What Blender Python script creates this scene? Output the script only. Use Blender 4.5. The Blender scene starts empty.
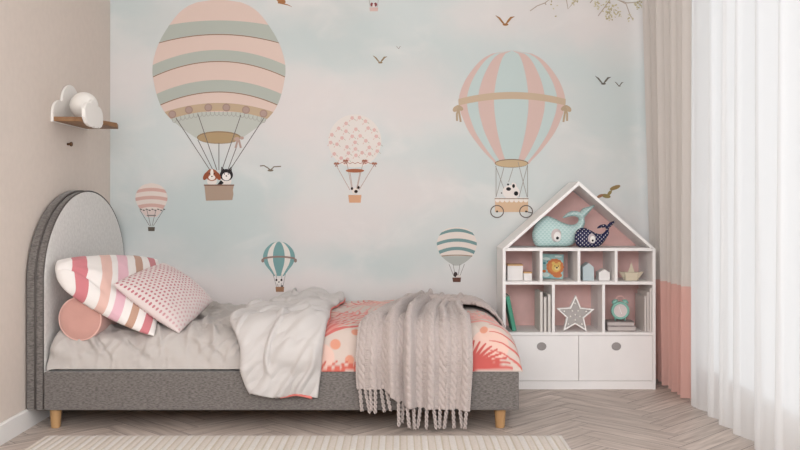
import bpy, bmesh, math, random
import numpy as np
from mathutils import Vector, Matrix, noise as mnoise
random.seed(7); np.random.seed(7)
S = bpy.context.scene; COL = S.collection
PI = math.pi
# ------------------------------------------------------------------ camera, world, light, exposure
F = 915.0                                   # focal length in pixels of the 800 px frame
cam = bpy.data.cameras.new('camera'); cam_o = bpy.data.objects.new('camera', cam); COL.objects.link(cam_o)
cam.sensor_width = 36; cam.lens = F / 800 * 36; cam.shift_y = -20 / 800
cam_o.location = (0, 0, 1.0); cam_o.rotation_euler = (PI / 2, 0, 0); cam.clip_start = .05
S.camera = cam_o
W = bpy.data.worlds.new('daylight'); S.world = W; W.use_nodes = True
bg = W.node_tree.nodes['Background']; bg.inputs[0].default_value = (.93, .965, 1.0, 1); bg.inputs[1].default_value = 1.35
def area(name, loc, rot, sx, sy, e, col):
    l = bpy.data.lights.new(name, 'AREA'); l.shape = 'RECTANGLE'; l.size = sx; l.size_y = sy; l.energy = e; l.color = col
    o = bpy.data.objects.new(name, l); o.location = loc; o.rotation_euler = rot; COL.objects.link(o); return o
area('window_daylight', (1.75, .6, 1.45), (0, PI / 2, -.75), 2.0, 2.4, 45, (.97, .98, 1))
fl_ = area('added_front_fill', (-.5, -.5, 1.9), (0, 0, 0), 2.0, 1.3, 80, (.975, .985, 1)); fl_.rotation_euler = (Vector((.9, 5.2, 1.1)) - Vector(fl_.location)).to_track_quat('-Z', 'Y').to_euler()  # unseen fill added behind the camera to brighten the back wall and curtain
S.view_settings.view_transform = 'Standard'; S.view_settings.look = 'None'
S.view_settings.gamma = 1; S.view_settings.use_curve_mapping = False
S.view_settings.exposure = 0.0

# ------------------------------------------------------------------ helpers
def lin(c):
    if isinstance(c, str):
        c = tuple(int(c[i:i + 2], 16) / 255 for i in (0, 2, 4))
    return tuple((v / 12.92 if v <= .04045 else ((v + .055) / 1.055) ** 2.4) for v in c) + (1,)
MATS = {}
def mat(name, col='ffffff', rough=.6, noise=0, nscale=60, bump=0, bscale=200, attr=None, sheen=0, metal=0, c2=None, stretch=(1, 1, 1), spec=.3, bdist=.002):
    if name in MATS: return MATS[name]
    m = bpy.data.materials.new(name); m.use_nodes = True; N = m.node_tree.nodes; L = m.node_tree.links
    b = N['Principled BSDF']; b.inputs['Roughness'].default_value = rough; b.inputs['Metallic'].default_value = metal
    b.inputs['Specular IOR Level'].default_value = spec
    if sheen: b.inputs['Sheen Weight'].default_value = sheen; b.inputs['Sheen Roughness'].default_value = .5
    b.inputs['Base Color'].default_value = lin(col)
    tc = N.new('ShaderNodeTexCoord'); mp = N.new('ShaderNodeMapping'); mp.inputs['Scale'].default_value = stretch
    L.new(tc.outputs['Object'], mp.inputs[0])
    src = None
    if attr:
        a = N.new('ShaderNodeAttribute'); a.attribute_name = attr; src = a.outputs['Color']
    if noise or c2:
        n = N.new('ShaderNodeTexNoise'); n.inputs['Scale'].default_value = nscale; n.inputs['Detail'].default_value = 4
        L.new(mp.outputs[0], n.inputs['Vector'])
        mix = N.new('ShaderNodeMix'); mix.data_type = 'RGBA'
        r = N.new('ShaderNodeMapRange'); r.inputs['From Min'].default_value = .35; r.inputs['From Max'].default_value = .65
        L.new(n.outputs[0], r.inputs[0])
        if c2:
            mix.inputs['A'].default_value = lin(col); mix.inputs['B'].default_value = lin(c2)
            L.new(r.outputs[0], mix.inputs['Factor'])
        else:
            mix.blend_type = 'MULTIPLY'; mix.inputs['Factor'].default_value = 1
            if src: L.new(src, mix.inputs['A'])
            else: mix.inputs['A'].default_value = lin(col)
            r.inputs['To Min'].default_value = 1 - noise; r.inputs['To Max'].default_value = 1
            L.new(r.outputs[0], mix.inputs['B'])
        src = mix.outputs['Result']
    if src: L.new(src, b.inputs['Base Color'])
    if bump:
        n2 = N.new('ShaderNodeTexNoise'); n2.inputs['Scale'].default_value = bscale; n2.inputs['Detail'].default_value = 3
        L.new(mp.outputs[0], n2.inputs['Vector'])
        bp = N.new('ShaderNodeBump'); bp.inputs['Strength'].default_value = bump; bp.inputs['Distance'].default_value = bdist
        L.new(n2.outputs[0], bp.inputs['Height']); L.new(bp.outputs[0], b.inputs['Normal'])
    MATS[name] = m; return m
def tag(o, label=None, cat=None, group=None, kind=None):
    if label: o['label'] = label
    if cat: o['category'] = cat
    if group: o['group'] = group
    if kind: o['kind'] = kind
    return o
def empty(name, loc=(0, 0, 0), rz=0):
    o = bpy.data.objects.new(name, None); o.location = loc; o.rotation_euler = (0, 0, rz); o.empty_display_size = .05
    COL.objects.link(o); return o
def link(name, me, m=None, parent=None, smooth=False):
    o = bpy.data.objects.new(name, me); COL.objects.link(o)
    if m is not None:
        for q in (m if isinstance(m, (list, tuple)) else [m]): me.materials.append(q)
    if parent: o.parent = parent
    if smooth: me.shade_smooth()
    return o
def obj(name, bm, m, parent=None, smooth=False):
    bmesh.ops.recalc_face_normals(bm, faces=bm.faces)
    me = bpy.data.meshes.new(name); bm.to_mesh(me); bm.free()
    return link(name, me, m, parent, smooth)
def box(x0, x1, y0, y1, z0, z1, bev=0, seg=2, bm=None):
    bm = bm or bmesh.new()
    t = bmesh.new()
    bmesh.ops.create_cube(t, size=1)
    for v in t.verts:
        v.co = Vector(((x0 + x1) / 2 + v.co.x * (x1 - x0), (y0 + y1) / 2 + v.co.y * (y1 - y0), (z0 + z1) / 2 + v.co.z * (z1 - z0)))
    if bev: bmesh.ops.bevel(t, geom=t.edges[:], offset=bev, segments=seg, affect='EDGES', profile=.6)
    me = bpy.data.meshes.new('t'); t.to_mesh(me); t.free(); bm.from_mesh(me); bpy.data.meshes.remove(me)
    return bm
def prism(pts, axis, a0, a1, bev=0, bm=None, seg=2):
    """2D outline pts extruded along axis ('x': pts=(y,z); 'y': pts=(x,z); 'z': pts=(x,y))."""
    t = bmesh.new()
    def mk(p, a):
        return {'x': (a, p[0], p[1]), 'y': (p[0], a, p[1]), 'z': (p[0], p[1], a)}[axis]
    v0 = [t.verts.new(mk(p, a0)) for p in pts]; v1 = [t.verts.new(mk(p, a1)) for p in pts]
    n = len(pts)
    f0 = t.faces.new(v0); f1 = t.faces.new(v1[::-1])
    for i in range(n): t.faces.new((v0[i], v0[(i + 1) % n], v1[(i + 1) % n], v1[i]))
    bmesh.ops.recalc_face_normals(t, faces=t.faces)
    if bev:
        es = list(f0.edges) + list(f1.edges)
        bmesh.ops.bevel(t, geom=es, offset=bev, segments=seg, affect='EDGES', profile=.5)
    bmesh.ops.triangulate(t, faces=[f for f in t.faces if len(f.verts) > 4])
    bm = bm or bmesh.new()
    me = bpy.data.meshes.new('t'); t.to_mesh(me); t.free(); bm.from_mesh(me); bpy.data.meshes.remove(me)
    return bm
def lathe(prof, seg=32, loc=(0, 0, 0), axis='z', bm=None):
    bm = bm or bmesh.new(); rings = []
    for r, h in prof:
        ring = []
        for i in range(seg):
            a = 2 * PI * i / seg
            p = (r * math.cos(a), r * math.sin(a), h)
            if axis == 'y': p = (p[0], h, p[1])
            if axis == 'x': p = (h, p[0], p[1])
            ring.append(bm.verts.new((p[0] + loc[0], p[1] + loc[1], p[2] + loc[2])))
        rings.append(ring)
    for a, b in zip(rings, rings[1:]):
        for i in range(seg): bm.faces.new((a[i], a[(i + 1) % seg], b[(i + 1) % seg], b[i]))
    bm.faces.new(rings[0]); bm.faces.new(rings[-1])
    return bm
def tube(pts, r, seg=8, bm=None, closed=False):
    bm = bm or bmesh.new(); pts = [Vector(p) for p in pts]; n = len(pts); rings = []
    ref = Vector((0.31, .2, .93))
    for i, p in enumerate(pts):
        t = (pts[(i + 1) % n] - pts[i - 1]) if closed else (pts[min(i + 1, n - 1)] - pts[max(i - 1, 0)])
        t.normalize(); u = t.cross(ref); u.normalize(); v = t.cross(u)
        rr = r(i / (n - 1)) if callable(r) else r
        rings.append([bm.verts.new(p + rr * (math.cos(2 * PI * k / seg) * u + math.sin(2 * PI * k / seg) * v)) for k in range(seg)])
    prs = list(zip(rings, rings[1:])) + ([(rings[-1], rings[0])] if closed else [])
    for a, b in prs:
        for k in range(seg): bm.faces.new((a[k], a[(k + 1) % seg], b[(k + 1) % seg], b[k]))
    if not closed: bm.faces.new(rings[0]); bm.faces.new(rings[-1])
    return bm
def grid_mesh(name, P, m, parent=None, colors=None, uv=None, closed_u=False):
    """P: (n,k,3) array -> smooth quad grid."""
    n, k, _ = P.shape
    me = bpy.data.meshes.new(name)
    idx = np.arange(n * k).reshape(n, k)
    a = idx[:-1, :-1].ravel(); b = idx[1:, :-1].ravel(); c = idx[1:, 1:].ravel(); d = idx[:-1, 1:].ravel()
    me.from_pydata(P.reshape(-1, 3).tolist(), [], np.stack([a, b, c, d], 1).tolist())
    if colors is not None:
        ca = me.color_attributes.new('Col', 'FLOAT_COLOR', 'POINT')
        cc = np.ones((n * k, 4), np.float32); cc[:, :3] = colors.reshape(-1, 3); ca.data.foreach_set('color', cc.ravel())
    if uv is not None:
        l = me.uv_layers.new(name='UVMap'); li = np.zeros(len(me.loops), np.int32); me.loops.foreach_get('vertex_index', li)
        l.data.foreach_set('uv', uv.reshape(-1, 2)[li].astype(np.float32).ravel())
    return link(name, me, m, parent, True)
def fbm(x, y, s, seed=0.0):
    """smooth 2D noise on arrays"""
    x = np.asarray(x, float); out = np.zeros(x.shape); xf = x.ravel(); yf = np.broadcast_to(y, x.shape).ravel()
    o = np.array([mnoise.noise(Vector((a * s, b * s, seed))) + .5 * mnoise.noise(Vector((a * s * 2.1, b * s * 2.1, seed + 9))) for a, b in zip(xf, yf)])
    return o.reshape(x.shape)

# ------------------------------------------------------------------ the room
XL, YB, XR, ZC = -1.673, 5.28, 1.62, 2.65
M_wall = mat('warm_beige_paint', 'ddd0c6', .85, noise=.03, nscale=30, bump=.25, bscale=90)
M_white = mat('white_paint', 'efece9', .5)
M_wallr = mat('right_wall_paint', 'ddd4cc', .85)
def struct(o, **k): o['kind'] = 'structure'; return o
# floor: herringbone planks with their own tone each
wd, n_ = .10, 5; Lp = wd * n_
bm = bmesh.new(); cl = bm.faces.layers.float.new('tone'); g = .0012
ang = PI / 4; ca_, sa_ = math.cos(ang), math.sin(ang)
def rotp(x, y): return (x * ca_ - y * sa_ - .2, x * sa_ + y * ca_ + 2.0)
for r in range(-60, 60):
    for j in range(-9, 10):
        for kind in (0, 1):
            if kind == 0: x0, y0, w_, h_ = r * wd + j * 2 * Lp, r * wd, Lp, wd
            else: x0, y0, w_, h_ = r * wd + Lp + j * 2 * Lp, (r - n_ + 1) * wd, wd, Lp
            c = rotp(x0 + w_ / 2, y0 + h_ / 2)
            if not (XL - .5 < c[0] < XR + .5 and -1.3 < c[1] < YB + .5): continue
            q = [(x0 + g, y0 + g), (x0 + w_ - g, y0 + g), (x0 + w_ - g, y0 + h_ - g), (x0 + g, y0 + h_ - g)]
            f = bm.faces.new([bm.verts.new((*rotp(*p), 0)) for p in q])
            f[cl] = random.random(); f.material_index = kind
for co, no in (((XL, 0, 0), (-1, 0, 0)), ((XR, 0, 0), (1, 0, 0)), ((0, YB, 0), (0, 1, 0)), ((0, -1, 0), (0, -1, 0))):
    bmesh.ops.bisect_plane(bm, geom=bm.verts[:] + bm.edges[:] + bm.faces[:], plane_co=co, plane_no=no, clear_outer=True)
box(XL, XR, -1, YB, -.05, -.0015, bm=bm)
for f in bm.faces:
    if f.calc_center_median().z < -.001: f.material_index = 2
def plank_mat(name, rot):
    m = bpy.data.materials.new(name); m.use_nodes = True; N = m.node_tree.nodes; L = m.node_tree.links; b = N['Principled BSDF']
    at = N.new('ShaderNodeAttribute'); at.attribute_name = 'tone'
    tc = N.new('ShaderNodeTexCoord'); mp = N.new('ShaderNodeMapping'); mp.inputs['Rotation'].default_value = (0, 0, -rot)
    mp2 = N.new('ShaderNodeMapping'); mp2.inputs['Scale'].default_value = (3, 38, 3)
    add = N.new('ShaderNodeVectorMath'); add.operation = 'ADD'
    L.new(tc.outputs['Object'], mp.inputs[0]); L.new(mp.outputs[0], mp2.inputs[0])
    sc = N.new('ShaderNodeVectorMath'); sc.operation = 'SCALE'; sc.inputs[0].default_value = (31, 17, 9); L.new(at.outputs['Fac'], sc.inputs['Scale'])
    L.new(mp2.outputs[0], add.inputs[0]); L.new(sc.outputs[0], add.inputs[1])
    n = N.new('ShaderNodeTexNoise'); n.inputs['Scale'].default_value = 1.6; n.inputs['Detail'].default_value = 6; L.new(add.outputs[0], n.inputs['Vector'])
    cr = N.new('ShaderNodeValToRGB'); cr.color_ramp.elements[0].color = lin('b5a69c'); cr.color_ramp.elements[1].color = lin('ddcfc5')
    cr.color_ramp.elements[0].position = .3; cr.color_ramp.elements[1].position = .7
    L.new(n.outputs[0], cr.inputs[0])
    mx = N.new('ShaderNodeMix'); mx.data_type = 'RGBA'; mx.blend_type = 'MULTIPLY'; mx.inputs['Factor'].default_value = 1
    mr = N.new('ShaderNodeMapRange'); mr.inputs['To Min'].default_value = .85; mr.inputs['To Max'].default_value = 1.0; L.new(at.outputs['Fac'], mr.inputs[0])
    L.new(cr.outputs[0], mx.inputs['A']); L.new(mr.outputs[0], mx.inputs['B']); L.new(mx.outputs['Result'], b.inputs['Base Color'])
    b.inputs['Roughness'].default_value = .5; b.inputs['Specular IOR Level'].default_value = .3
    bp = N.new('ShaderNodeBump'); bp.inputs['Strength'].default_value = .15; bp.inputs['Distance'].default_value = .002; L.new(n.outputs[0], bp.inputs['Height']); L.new(bp.outputs[0], b.inputs['Normal'])
    return m
fl = obj('floor', bm, [plank_mat('oak_plank_a', ang), plank_mat('oak_plank_b', ang + PI / 2), mat('joint', '5a4e49')])
fl['kind'] = 'structure'
def wall(name, *a, m=M_wall): o = obj(name, box(*a), m); o['kind'] = 'structure'; return o
wall('wall_left', XL - .1, XL, -1, YB, 0, ZC)
wb = wall('wall_back', XL - .1, XR + .1, YB + .001, YB + .1, 0, ZC, m=M_wallr)
wall('ceiling', XL - .1, XR + .1, -1, YB + .1, ZC, ZC + .1, m=M_white)
WY0, WY1, WZ0, WZ1 = -.7, 5.15, .04, 2.5
bm = box(XR, XR + .12, -1, WY0, 0, ZC); box(XR, XR + .12, WY1, YB, 0, ZC, bm=bm)
box(XR, XR + .12, WY0, WY1, 0, WZ0, bm=bm); box(XR, XR + .12, WY0, WY1, WZ1, ZC, bm=bm)
o = wall('front_light_blocker', XL - .1, -.2, -1.1, -1, 0, ZC)  # unseen part wall added behind the camera to cut light from the left
o = obj('wall_right', bm, M_wallr); o['kind'] = 'structure'
def bb(name, pts, ax, a0, a1):
    o = obj(name, prism(pts, ax, a0, a1), M_white); o['kind'] = 'structure'
bb('baseboard_left', [(XL, 0), (XL + .014, 0), (XL + .014, .082), (XL + .009, .088), (XL, .088)], 'y', -1, YB)
bb('baseboard_back', [(YB, 0), (YB - .014, 0), (YB - .014, .082), (YB - .009, .088), (YB, .088)], 'x', XL + .014, XR)
# window
wn = empty('window_1', (XR + .06, (WY0 + WY1) / 2, WZ0)); wn['kind'] = 'structure'
def under(o, root):
    o.parent = root; o.matrix_parent_inverse = Matrix.Translation(-Vector(root.location)); return o
bm = bmesh.new()
for y in (WY0, (WY0 + WY1) / 2 - .03, WY1 - .06): box(XR + .03, XR + .09, y, y + .06, WZ0, WZ1, .004, bm=bm)
box(XR + .03, XR + .09, WY0, WY1, WZ0, WZ0 + .06, .004, bm=bm); box(XR + .03, XR + .09, WY0, WY1, WZ1 - .06, WZ1, .004, bm=bm)
under(obj('window_frame', bm, M_white), wn)
mg = bpy.data.materials.new('window_glass'); mg.use_nodes = True
b = mg.node_tree.nodes['Principled BSDF']; b.inputs['Transmission Weight'].default_value = 1; b.inputs['Roughness'].default_value = 0; b.inputs['IOR'].default_value = 1.05
under(obj('pane', box(XR + .058, XR + .062, WY0 + .03, WY1 - .03, WZ0 + .03, WZ1 - .03), mg), wn)

# ------------------------------------------------------------------ mural wallpaper (one printed sheet on the back wall)
KB = F / YB
class Mural:
    def __init__(s): s.v = []; s.f = []; s.c = []; s.z = 0
    def face(s, pts, col, lay):
        i = len(s.v)
        for p in pts: s.v.append(((p[0] - 400) / KB, YB - .0012 - lay * .00025, 1 - (p[1] - 205) / KB))
        s.f.append(list(range(i, i + len(pts)))); s.c.append(lin(col))
    def poly(s, pts, col, lay=1): s.face(pts, col, lay)
    def fan(s, cx, cy, pts, col, lay=1):
        s.z = (s.z + 1) % 9; lay = lay + s.z * .1
        for a, b in zip(pts, pts[1:] + pts[:1]): s.face([(cx, cy), a, b], col, lay)
    def ell(s, cx, cy, rx, ry, col, lay=1, n=32, rot=0):
        s.fan(cx, cy, [(cx + rx * math.cos(2 * PI * i / n) * math.cos(rot) - ry * math.sin(2 * PI * i / n) * math.sin(rot),
                        cy + rx * math.cos(2 * PI * i / n) * math.sin(rot) + ry * math.sin(2 * PI * i / n) * math.cos(rot)) for i in range(n)], col, lay)
    def line(s, pts, w, col, lay=1, taper=False):
        s.z = (s.z + 1) % 9; lay = lay + s.z * .1
        L = []; R = []
        n = len(pts)
        for i, p in enumerate(pts):
            a = pts[max(i - 1, 0)]; b = pts[min(i + 1, n - 1)]; dx, dy = b[0] - a[0], b[1] - a[1]; l = math.hypot(dx, dy) or 1
            t = i / max(n - 1, 1); ww = w * .5 * ((1 - abs(2 * t - 1) ** 1.5) + .15 if taper == 'mid' else (1 - t * .85 if taper else 1))
            L.append((p[0] - dy / l * ww, p[1] + dx / l * ww)); R.append((p[0] + dy / l * ww, p[1] - dx / l * ww))
        for i in range(n - 1): s.face([L[i], L[i + 1], R[i + 1], R[i]], col, lay)
    def ring(s, cx, cy, rx, ry, w, col, lay=1, a0=0, a1=2 * PI, n=32):
        s.line([(cx + rx * math.cos(a0 + (a1 - a0) * i / n), cy + ry * math.sin(a0 + (a1 - a0) * i / n)) for i in range(n + 1)], w, col, lay)
    def hband(s, cx, Wf, v0, v1, b0, b1, col, lay, n=28):
        top = []; bot = []
        m = 6
        for r in range(m):
            va = v0 + (v1 - v0) * r / m; vb = v0 + (v1 - v0) * (r + 1) / m
            ba = b0 + (b1 - b0) * r / m; bb_ = b0 + (b1 - b0) * (r + 1) / m
            for i in range(n):
                t0, t1 = -1 + 2 * i / n, -1 + 2 * (i + 1) / n
                s.face([(cx + Wf(va) * t0, va - ba * (1 - t0 * t0)), (cx + Wf(va) * t1, va - ba * (1 - t1 * t1)),
                        (cx + Wf(vb) * t1, vb - bb_ * (1 - t1 * t1)), (cx + Wf(vb) * t0, vb - bb_ * (1 - t0 * t0))], col, lay)
    def gore(s, cx, Wf, v0, v1, t0, t1, col, lay, n=36):
        for i in range(n):
            a = v0 + (v1 - v0) * i / n; b = v0 + (v1 - v0) * (i + 1) / n
            s.face([(cx + Wf(a) * t0, a), (cx + Wf(a) * t1, a), (cx + Wf(b) * t1, b), (cx + Wf(b) * t0, b)], col, lay)
def interp(tab):
    ys = [t[0] for t in tab]; ws = [t[1] for t in tab]
    # smooth (cosine-free) monotone interpolation by Catmull-Rom
    def f(y):
        if y <= ys[0]: return ws[0]
        if y >= ys[-1]: return ws[-1]
        for i in range(len(ys) - 1):
            if ys[i] <= y <= ys[i + 1]:
                t = (y - ys[i]) / (ys[i + 1] - ys[i])
                m0 = (ws[i + 1] - ws[i - 1]) / (ys[i + 1] - ys[i - 1]) if i > 0 else (ws[1] - ws[0]) / (ys[1] - ys[0])
                m1 = (ws[i + 2] - ws[i]) / (ys[i + 2] - ys[i]) if i + 2 < len(ys) else (ws[-1] - ws[-2]) / (ys[-1] - ys[-2])
                h = ys[i + 1] - ys[i]
                return max(0, (2 * t**3 - 3 * t * t + 1) * ws[i] + (t**3 - 2 * t * t + t) * h * m0 + (-2 * t**3 + 3 * t * t) * ws[i + 1] + (t**3 - t * t) * h * m1)
    return f
mu = Mural()
PEACH, SAGE, TAN, BRN, GRY = 'e0c9be', 'b7bcb3', 'c4ad92', '9a7a66', '85807c'
# large striped balloon
W1 = interp([(-1, 0), (0, 13), (2, 21), (5, 29), (12, 39), (25, 49.5), (43, 60), (60, 65.5), (72, 66.5), (80, 65.5), (92, 63), (105, 58.5), (115, 52), (126, 40), (138, 23)])
cx = 219
mu.gore(cx, W1, -1, 119, -1, 1, PEACH, 1)
mu.hband(cx, W1, 25, 43, 4.5, 8.5, SAGE, 2); mu.hband(cx, W1, 65, 77, 15, 15.5, SAGE, 2); mu.hband(cx, W1, 94, 105, 14, 13, SAGE, 2)
for v, b_ in ((43, 8.5), (77, 15.5), (105, 13)): mu.hband(cx, W1, v - .4, v + .5, b_, b_, BRN, 3)
mu.gore(cx, W1, 112, 138, -1, 1, 'c3c6be', 1.5)
mu.hband(cx, W1, 112, 119, 9, 8, TAN, 3)
for i in range(22):
    t = -.93 + 1.86 * i / 21; y = 119.5 - 8 * (1 - t * t); mu.ring(cx + 48 * t, y, 2.3, 4.2, .5, 'a5a39c', 3, 0, PI, 10)
for x, y in ((172.4, 114.4), (189, 110), (208.4, 107.6), (226.4, 107.6), (246, 110), (263.6, 113.6)):
    mu.ell(x, y, 3.9, 3.9, 'a78d83', 5); mu.ell(x, y, 2.9, 2.9, 'b49c92', 6)
mu.ell(cx, 137.5, 22, 6.3, '9b8468', 4); mu.ell(cx, 137.9, 21, 5.4, 'b59c79', 5)
for a, b_ in (((176, 118), (210, 170)), ((198, 114), (217, 170)), ((198, 140), (213, 170)), ((219, 143), (219, 170)), ((241, 115), (222, 170)), ((237, 146), (228, 170)), ((264, 118), (230, 170))):
    mu.line([a, b_], .75, '77716e', 6)
mu.ell(237, 139, 3, 2, 'c1a79c', 7); mu.ell(242, 138, 2, 1.6, 'c1a79c', 7); mu.line([(238, 140), (235.5, 148)], 2, 'b79f95', 7); mu.line([(239, 140), (241, 148)], 2, 'b79f95', 7)
mu.poly([(204.5, 185), (234, 185), (233, 190), (233.5, 194), (232.5, 200), (206, 200.7)], 'b09a89', 7); mu.line([(204, 185.2), (234.3, 185.2)], 1.4, '8a6c5f', 8)
mu.ell(212, 181, 5, 4.5, 'e8e0da', 5); mu.ell(226, 181, 5.5, 5, 'e8e0da', 5)
mu.ell(212, 175, 6.2, 6, 'a5674f', 6); mu.ell(206, 176, 2.3, 4.5, '9a573f', 7, rot=.5); mu.ell(218, 176, 2.3, 4.5, '9a573f', 7, rot=-.5)
mu.ell(212, 173, 1.6, 4, 'efe7e0', 8); mu.ell(212, 177.5, 3.4, 2.6, 'efe7e0', 8); mu.ell(212, 176.4, .8, .6, '3a2f2d', 9); mu.ell(209.6, 173.6, .6, .6, '3a2f2d', 9); mu.ell(214.4, 173.6, .6, .6, '3a2f2d', 9)
mu.ell(226.5, 175, 6.6, 6, '2f2c2e', 6); mu.poly([(221, 172), (221.5, 166.5), (225, 170)], '2f2c2e', 6); mu.poly([(232, 172), (231.5, 166.5), (228, 170)], '2f2c2e', 6)
mu.ell(226.5, 176.5, 4.3, 4, 'efeae6', 7); mu.ell(224.6, 174, .6, .6, '2a2628', 8); mu.ell(228.4, 174, .6, .6, '2a2628', 8); mu.ell(226.5, 176, .8, .6, '2a2628', 8)
mu.poly([(217, 185), (221, 180), (224, 183), (221, 185)], '2f2c2e', 6)
# pink and aqua gored balloon
W2 = interp([(50.5, 0), (51.2, 11), (53, 18), (56, 25), (62, 33), (75, 43.5), (86, 49.5), (98, 53), (110, 52), (120, 48.5), (131, 43.5), (142, 36), (153, 27), (163, 17)])
cx = 512
PK, AQ = 'd7bcb4', 'c4d2d0'
for a, b_, c in ((-1, -.85, PK), (-.85, -.64, AQ), (-.64, -.34, PK), (-.34, .31, AQ), (.31, .62, PK), (.62, .85, AQ), (.85, 1, PK)): mu.gore(cx, W2, 50.5, 164, a, b_, c, 1)
mu.hband(cx, lambda v: W2(v) + .5, 99, 105.5, 7, 6.5, 'c9b39b', 3)
for sx in (-1, 1):
    x = cx + sx * 53.5; mu.ell(x - sx * 1, 108, 4, 2.4, 'b9a48a', 4, rot=-sx * .5); mu.ell(x + sx * 3, 109, 3.4, 2.4, 'c0aa90', 4, rot=sx * .9)
    mu.line([(x, 108), (x - sx * 1, 115), (x - sx * 2.2, 122)], 2, 'b9a48a', 4); mu.line([(x, 108), (x + sx * 1.6, 114), (x + sx * 1.5, 121)], 2, 'b9a48a', 4)
mu.ell(511.5, 163.3, 16.8, 4.3, '8f7a68', 4); mu.ell(511.5, 163.6, 16, 3.6, 'c9b18f', 5)
for a, b_ in (((495.5, 166), (507, 197)), ((504, 167), (496, 197)), ((513, 168), (508.5, 182)), ((518, 162), (527, 197)), ((527.5, 165), (519, 197)), ((496, 166), (496, 197)), ((527.5, 165), (527.5, 197))):
    mu.line([a, b_], .55, '9b948d', 5)
mu.ell(511, 192, 8.5, 7, 'eae3de', 6); mu.ell(508.5, 189, 2.4, 1.8, '2c2a2b', 7); mu.ell(516, 193.5, 2.2, 2.2, '2c2a2b', 7, rot=.5); mu.ell(513.5, 186, 1.4, 2, '2c2a2b', 7); mu.ell(508, 184.5, 1, 1, '2c2a2b', 7); mu.ell(514, 185, 2.8, 2, 'eae3de', 6, rot=.8); mu.ell(501.5, 193, .7, .7, '55504e', 7)
mu.poly([(495, 199), (528, 199), (528, 212), (495, 212)], 'd8b99b', 7); mu.line([(494.5, 198.7), (528.5, 198.7)], .8, '8f7a68', 9)
for i in range(7): mu.ell(497.5 + i * 4.7, 200, 2.3, 2.4, 'efe6de', 8)
for x in (497, 526): mu.ring(x, 211.5, 6.4, 6, 1, '6d625d', 9); mu.ell(x, 211.5, 1, 1, '4a403c', 9)
mu.line([(526, 211.5), (532, 213)], .8, '4a403c', 10)
# flowery balloon
mu.ell(354.8, 141, 26.5, 26.5, 'e6dfd9', .4, n=48)
rr = random.Random(4)
pts = []
for k in range(400):
    a, q = rr.random() * 2 * PI, math.sqrt(rr.random()) * 25; x, y = 354.8 + q * math.cos(a), 141 + q * math.sin(a)
    if y < 162 and all((x - u)**2 + (y - v)**2 > 40 for u, v in pts): pts.append((x, y))
for x, y in pts:
    for k in range(5): a = k * 2 * PI / 5 + x; mu.ell(x + 1.1 * math.cos(a), y + 1.1 * math.sin(a), .9, .9, 'dfbab4', 2, n=8)
    mu.line([(x + 2, y + 1), (x + 3.6, y + 2.4)], .5, 'b9b3a2', 2); mu.line([(x - 2, y + 2), (x - 3, y + 3.4)], .5, 'd8a8a0', 2)
for i in range(14): mu.line([(337 + i * 2.6, 162.3 + (i % 2) * 1.4), (339.6 + i * 2.6, 162.3 + ((i + 1) % 2) * 1.4)], .6, 'b5826e', 3)
for x in (336.5, 345.5, 364.5, 374.5):
    y = 164 if x in (336.5, 374.5) else 161.3
    for sx in (-1, 1): mu.ell(x + sx * 1.3, y - .5, 1.5, 1.1, 'a5705e', 4, n=10, rot=sx * .5); mu.line([(x, y), (x + sx * 1.3, y + 2.8)], .7, 'a5705e', 4)
mu.ell(355, 170.7, 9.2, 1.9, 'a96a4e', 4)
for a, b_ in (((336, 165), (350, 190)), ((347, 163), (352, 190)), ((363, 163), (357, 190)), ((374, 165), (359, 190)), ((350, 172), (353, 192)), ((360, 172), (356, 192))): mu.line([a, b_], .5, 'b89a8c', 3)
mu.ell(355, 191, 3, 3, 'e9dfd6', 5); mu.ell(352, 188.6, 1.2, 1.5, '3a2f2c', 6); mu.ell(358.5, 187.5, 1.2, 1.5, '3a2f2c', 6); mu.ell(356, 191.5, 1.8, 1.6, '3a2f2c', 6); mu.poly([(348.3, 195), (361.5, 195), (360.7, 202.7), (349.2, 202.7)], 'd9a988', 7)
# small pink striped balloon
W3 = interp([(183, 0), (184.5, 7), (188, 12), (194, 15.5), (199, 16), (204, 14.5), (209, 11.5)]); cx = 151.5
mu.gore(cx, W3, 183, 209, -1, 1, 'e5d7cf', 1)
for v in (191.5, 199.5, 207.2): mu.hband(cx, W3, v - 1.7, v + 1.7, 2, 2, 'd5afa5', 2)
mu.gore(cx, interp([(209, 12), (214, 8), (217, 5)]), 209, 217, -1, 1, 'dccbc5', 1)
for i in range(9): mu.line([(140 + i * 2.9, 209 + (i % 2)), (142 + i * 2.9, 209.6 + (i % 2))], 1.1, '6b6662', 3)
mu.line([(147, 215.5), (156, 215.5)], 1.2, '8a8480', 3)
for a in (140, 147, 156, 163.5): mu.line([(a, 210), (cx + (a - cx) * .15, 226)], .5, '7a736e', 3)
mu.poly([(148, 227), (155, 227), (154.7, 231), (148.4, 231)], '5f564c', 4)
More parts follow.
